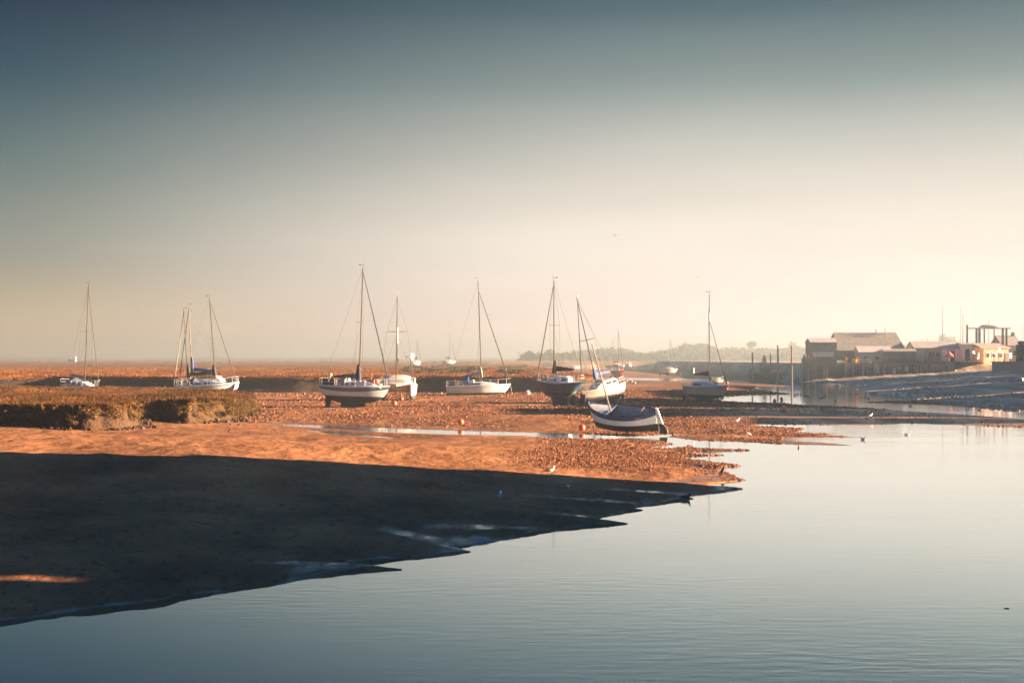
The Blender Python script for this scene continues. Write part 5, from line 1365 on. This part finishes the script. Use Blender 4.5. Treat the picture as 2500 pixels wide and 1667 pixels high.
shadow_building(96, 106, 204, 240, 6.5, 8.5, 'unseen brick block added to shade the far end of the right slope', 3.3)

shadow_building(112, 122, 243, 281, 6.5, 8.5, 'long unseen brick block added to shade the ground below the quay wall', 3.5)

# ------------------------------------------------------------------ trees and far land
def tree(px, Y, zb, ytop, wpx, label, n=2200, m='leaf', stem=.35, group='trees beyond the harbour'):
    X = qx(px, Y); H = ztop(ytop, Y)-zb; rx = wpx*Y/F*.5
    root = empty('tree', (X, Y, zb), label, 'tree', group)
    mb = MB().tube([(0, 0, -.5), (.1, 0, H*.3), (-.1, .1, H*.62)], [H*.035, H*.026, H*.012], 8)
    for k in range(6):
        a = k*1.05+.3; z0 = H*(.25+.05*k); mb.tube([(0, 0, z0), (math.cos(a)*rx*.35, math.sin(a)*rx*.3, z0+H*.16), (math.cos(a)*rx*.7, math.sin(a)*rx*.6, z0+H*.25)], [H*.014, H*.009, H*.003], 5)
    mb.build('trunk', 'bark', root)
    zc = H*(stem+1)/2
    V, T, t = crown_mesh(0, 0, zc, rx, rx*.9, H*(1-stem)/2, n, max(.35, rx*.07))
    o = fastmesh('crown', V, T, m, t); o.parent = root
tree(1700, 1230, 3, 829, 62, 'broad domed tree, highest of the far treeline behind the small sloop', 3000, stem=.15)
tree(1835, 1180, 3, 830, 32, 'flat topped tree with a clear stem above the far treeline', 1600, 'leaf_pale', .55)
tree(1787, 1200, 3, 837, 9, 'thin pointed tree left of the flat topped one', 700, stem=.1)
tree(1934, 1150, 3, 831, 24, 'rounded tree just left of the narrow black shed', 1500, 'leaf_pale', .2)
tree(2305, 1050, 3.0, 812, 62, 'wide pale tree behind the tall slim pole', 2600, 'leaf_pale', .1)
tree(2505, 268, 3.0, 818, 56, 'dark dense tree cut off at the right edge of the picture', 5200, stem=.05)
tree(2248, 1050, 3.0, 825, 30, 'small rounded tree behind the white cruiser', 1200, 'leaf_pale', .1)
# the wooded far shore reads as one mass
VV, TT, tt = [], [], []; off = 0
prof = [(1290, 872), (1330, 868), (1365, 862), (1400, 858), (1440, 850), (1480, 848), (1525, 847), (1545, 856), (1560, 862), (1590, 858), (1620, 851), (1650, 845), (1690, 838), (1730, 841), (1765, 848), (1800, 846), (1850, 850), (1900, 842), (1950, 839), (1990, 840), (2100, 836), (2220, 834), (2400, 838), (2600, 838)]
pxs, pys = [a for a, b in prof], [b for a, b in prof]
for i in range(150):
    px = 1290+1310*i/149+random.uniform(-4, 4); Y = random.uniform(1200, 1450)
    zt = ztop(np.interp(px, pxs, pys)+random.uniform(-1.5, 5), Y); zb = 1.5
    H = max(2.5, zt-zb); V, T, t = crown_mesh(qx(px, Y), Y, zb+H*.5, random.uniform(7, 13), 9, H*.55, 420, 1.5, 10)
    VV.append(V); TT.append(T+off); tt.append(t); off += len(V)
for i in range(130):   # scrub under the trees and low bushes far along the marsh horizon
    px = random.uniform(1270, 2600); Y = random.uniform(1000, 1200); V, T, t = crown_mesh(qx(px, Y), Y, 3.0+random.uniform(.5, 3), random.uniform(8, 14), 8, random.uniform(3, 6), 200, 1.2, 6)
    VV.append(V); TT.append(T+off); tt.append(t); off += len(V)
o = fastmesh('woods', np.concatenate(VV), np.concatenate(TT), 'leaf', np.concatenate(tt)); tag(o, kind='stuff')
VV, TT, tt = [], [], []; off = 0
for i in range(70):
    px = random.uniform(-250, 1300); Y = random.choice([random.uniform(420, 900), random.uniform(900, 2300)]); s_ = Y/900
    V, T, t = crown_mesh(qx(px, Y), Y, ZM+.3*s_, random.uniform(2.0, 9)*s_, 3*s_, random.uniform(.2, .5)*s_, 70, .25*s_, 4)
    VV.append(V); TT.append(T+off); tt.append(t); off += len(V)
for i in range(40):
    px = random.uniform(980, 1330); Y = random.uniform(205, 420)
    if qx(px, Y) > 8: continue
    V, T, t = crown_mesh(qx(px, Y), Y, ZM+.15, random.uniform(1.0, 3.5), 1.5, random.uniform(.3, .55), 160, .16, 5)
    VV.append(V); TT.append(T+off); tt.append(t); off += len(V)
o = fastmesh('marsh_scrub', np.concatenate(VV), np.concatenate(TT), 'leaf', np.concatenate(tt)); tag(o, kind='stuff')
# low far land closing the horizon
xs_ = np.linspace(-1500, 1500, 160); top = 4.8+1.5*fbm(xs_/160, xs_*0, 7)+2.6*fbm(xs_/60, xs_*0, 8)+np.interp(xs_, [-1500, 0, 120, 1500], [0, 1.5, 9, 12])
rows = [np.stack([xs_, np.full(160, 2250.), np.full(160, 0.)], 1), np.stack([xs_, np.full(160, 2262.), top*.8], 1), np.stack([xs_, np.full(160, 2300.), top], 1), np.stack([xs_, np.full(160, 2375.), top*.4], 1)]
V = np.concatenate(rows); a = np.arange(159); T = np.concatenate([np.stack([a+k*160, a+1+k*160, a+1+(k+1)*160, a+(k+1)*160], 1) for k in range(3)])
o = fastmesh('hills', V, T, 'leaf', np.ones((len(V), 3)), True); tag(o, kind='structure')

# ------------------------------------------------------------------ air, light, camera
hz = MB().box((0, 1170, 11.0), (3600, 2460, 26)).build('haze', 'wire', smooth=False)
hm = bpy.data.materials.new('haze_air'); hm.use_nodes = True; nt = hm.node_tree; nt.nodes.remove(nt.nodes['Principled BSDF'])
pv = nt.nodes.new('ShaderNodeVolumePrincipled'); pv.inputs['Color'].default_value = (.70, .93, 1.0, 1); pv.inputs['Density'].default_value = .00086; pv.inputs['Anisotropy'].default_value = .80
nt.links.new(pv.outputs[0], nt.nodes['Material Output'].inputs['Volume']); hz.data.materials.clear(); hz.data.materials.append(hm); tag(hz, kind='stuff')
try: hm.cycles.homogeneous_volume = True
except Exception: pass

EXPO = 3.5
world = bpy.data.worlds.new('World'); scene.world = world; world.use_nodes = True
nt = world.node_tree; N = nt.nodes; L = nt.links; bg = N['Background']
tc = N.new('ShaderNodeTexCoord')
sky = N.new('ShaderNodeTexSky'); sky.sky_type = 'NISHITA'; sky.sun_disc = False; sky.sun_elevation = R(SUN_EL); sky.sun_rotation = R(SUN_AZ); sky.air_density = 1.0; sky.dust_density = 2.0
sepn = N.new('ShaderNodeSeparateXYZ'); L.new(tc.outputs['Generated'], sepn.inputs[0])
def srgb(c): return tuple(((v/255)/12.92 if v/255 <= .04045 else ((v/255+.055)/1.055)**2.4) for v in c)
def skyramp(stops):
    r = N.new('ShaderNodeValToRGB'); cr = r.color_ramp
    while len(cr.elements) < len(stops): cr.elements.new(.5)
    for e, (deg, c) in zip(cr.elements, stops):
        e.position = min(1, math.sin(R(deg))/.6); e.color = (*srgb(c), 1)
    return r
mz_ = N.new('ShaderNodeMath'); mz_.operation = 'DIVIDE'; L.new(sepn.outputs['Z'], mz_.inputs[0]); mz_.inputs[1].default_value = .6
rA = skyramp([(0, (214, 180, 136)), (1.6, (200, 175, 138)), (3.9, (150, 150, 136)), (7.4, (96, 118, 117)), (10.8, (38, 76, 93)), (13.8, (0, 38, 64)), (22, (34, 90, 134)), (34, (34, 109, 178))])
rB = skyramp([(0, (282, 250, 238)), (3.9, (262, 245, 231)), (5.5, (252, 239, 224)), (7.4, (224, 216, 204)), (10.8, (142, 155, 152)), (13.8, (76, 102, 112)), (22, (60, 104, 136)), (34, (34, 109, 178))])  # upper blue stops of both ramps added as fill for shaded mud and hulls
L.new(mz_.outputs[0], rA.inputs[0]); L.new(mz_.outputs[0], rB.inputs[0])
dot = N.new('ShaderNodeVectorMath'); dot.operation = 'DOT_PRODUCT'; L.new(tc.outputs['Generated'], dot.inputs[0]); dot.inputs[1].default_value = (math.sin(R(40)), math.cos(R(40)), 0)
mr = N.new('ShaderNodeMapRange'); mr.interpolation_type = 'SMOOTHSTEP'; L.new(dot.outputs['Value'], mr.inputs[0]); mr.inputs[1].default_value = .46; mr.inputs[2].default_value = .86
mx = N.new('ShaderNodeMix'); mx.data_type = 'RGBA'; L.new(mr.outputs[0], mx.inputs[0]); L.new(rA.outputs[0], mx.inputs[6]); L.new(rB.outputs[0], mx.inputs[7])
# hand-set gradient sky with only a trace of the physical one
mul = N.new('ShaderNodeMix'); mul.data_type = 'RGBA'; mul.inputs[0].default_value = .004
scl = N.new('ShaderNodeVectorMath'); scl.operation = 'SCALE'; L.new(mx.outputs[2], scl.inputs[0]); scl.inputs['Scale'].default_value = 1.0/(2**EXPO)/.1
mpn = N.new('ShaderNodeMapping'); mpn.inputs['Scale'].default_value = (1.2, 1.2, 9); mpn.inputs['Rotation'].default_value = (0, R(9), 0); L.new(tc.outputs['Generated'], mpn.inputs[0])
cn = N.new('ShaderNodeTexNoise'); cn.inputs['Scale'].default_value = 2.2; cn.inputs['Detail'].default_value = 5; L.new(mpn.outputs[0], cn.inputs['Vector'])
cm_ = N.new('ShaderNodeMapRange'); L.new(cn.outputs['Fac'], cm_.inputs[0]); cm_.inputs[1].default_value = .3; cm_.inputs[2].default_value = .7; cm_.inputs[3].default_value = .93; cm_.inputs[4].default_value = 1.07
sc2 = N.new('ShaderNodeVectorMath'); sc2.operation = 'SCALE'; L.new(scl.outputs[0], sc2.inputs[0]); L.new(cm_.outputs[0], sc2.inputs['Scale'])
L.new(sc2.outputs[0], mul.inputs[6]); L.new(sky.outputs[0], mul.inputs[7])
L.new(mul.outputs[2], bg.inputs['Color']); bg.inputs['Strength'].default_value = .1

sd = bpy.data.lights.new('sun', 'SUN'); sd.energy = 5.0; sd.angle = R(.5); sd.color = (1.0, .60, .36)
so = bpy.data.objects.new('sun', sd); COL.objects.link(so)
dvec = Vector((math.cos(R(SUN_EL))*math.sin(R(SUN_AZ)), math.cos(R(SUN_EL))*math.cos(R(SUN_AZ)), math.sin(R(SUN_EL))))
so.rotation_euler = dvec.to_track_quat('Z', 'Y').to_euler()

cam = bpy.data.cameras.new('camera'); cam.lens = 50; cam.sensor_width = 36; cam.clip_end = 12000; cam.clip_start = .5
cam.shift_y = (HZ-1667/2)/2500
co = bpy.data.objects.new('camera', cam); COL.objects.link(co); co.location = (0, 0, CZ); co.rotation_euler = (R(90), 0, 0)
scene.camera = co
scene.view_settings.view_transform = 'Standard'; scene.view_settings.look = 'None'; scene.view_settings.exposure = EXPO; scene.view_settings.gamma = 1
scene.render.engine = 'CYCLES'
scene.cycles.use_denoising = True
try: scene.cycles.denoiser = 'OPENIMAGEDENOISE'
except Exception: pass
scene.cycles.max_bounces = 6; scene.cycles.volume_bounces = 1; scene.cycles.transparent_max_bounces = 16
scene.cycles.sample_clamp_indirect = 4
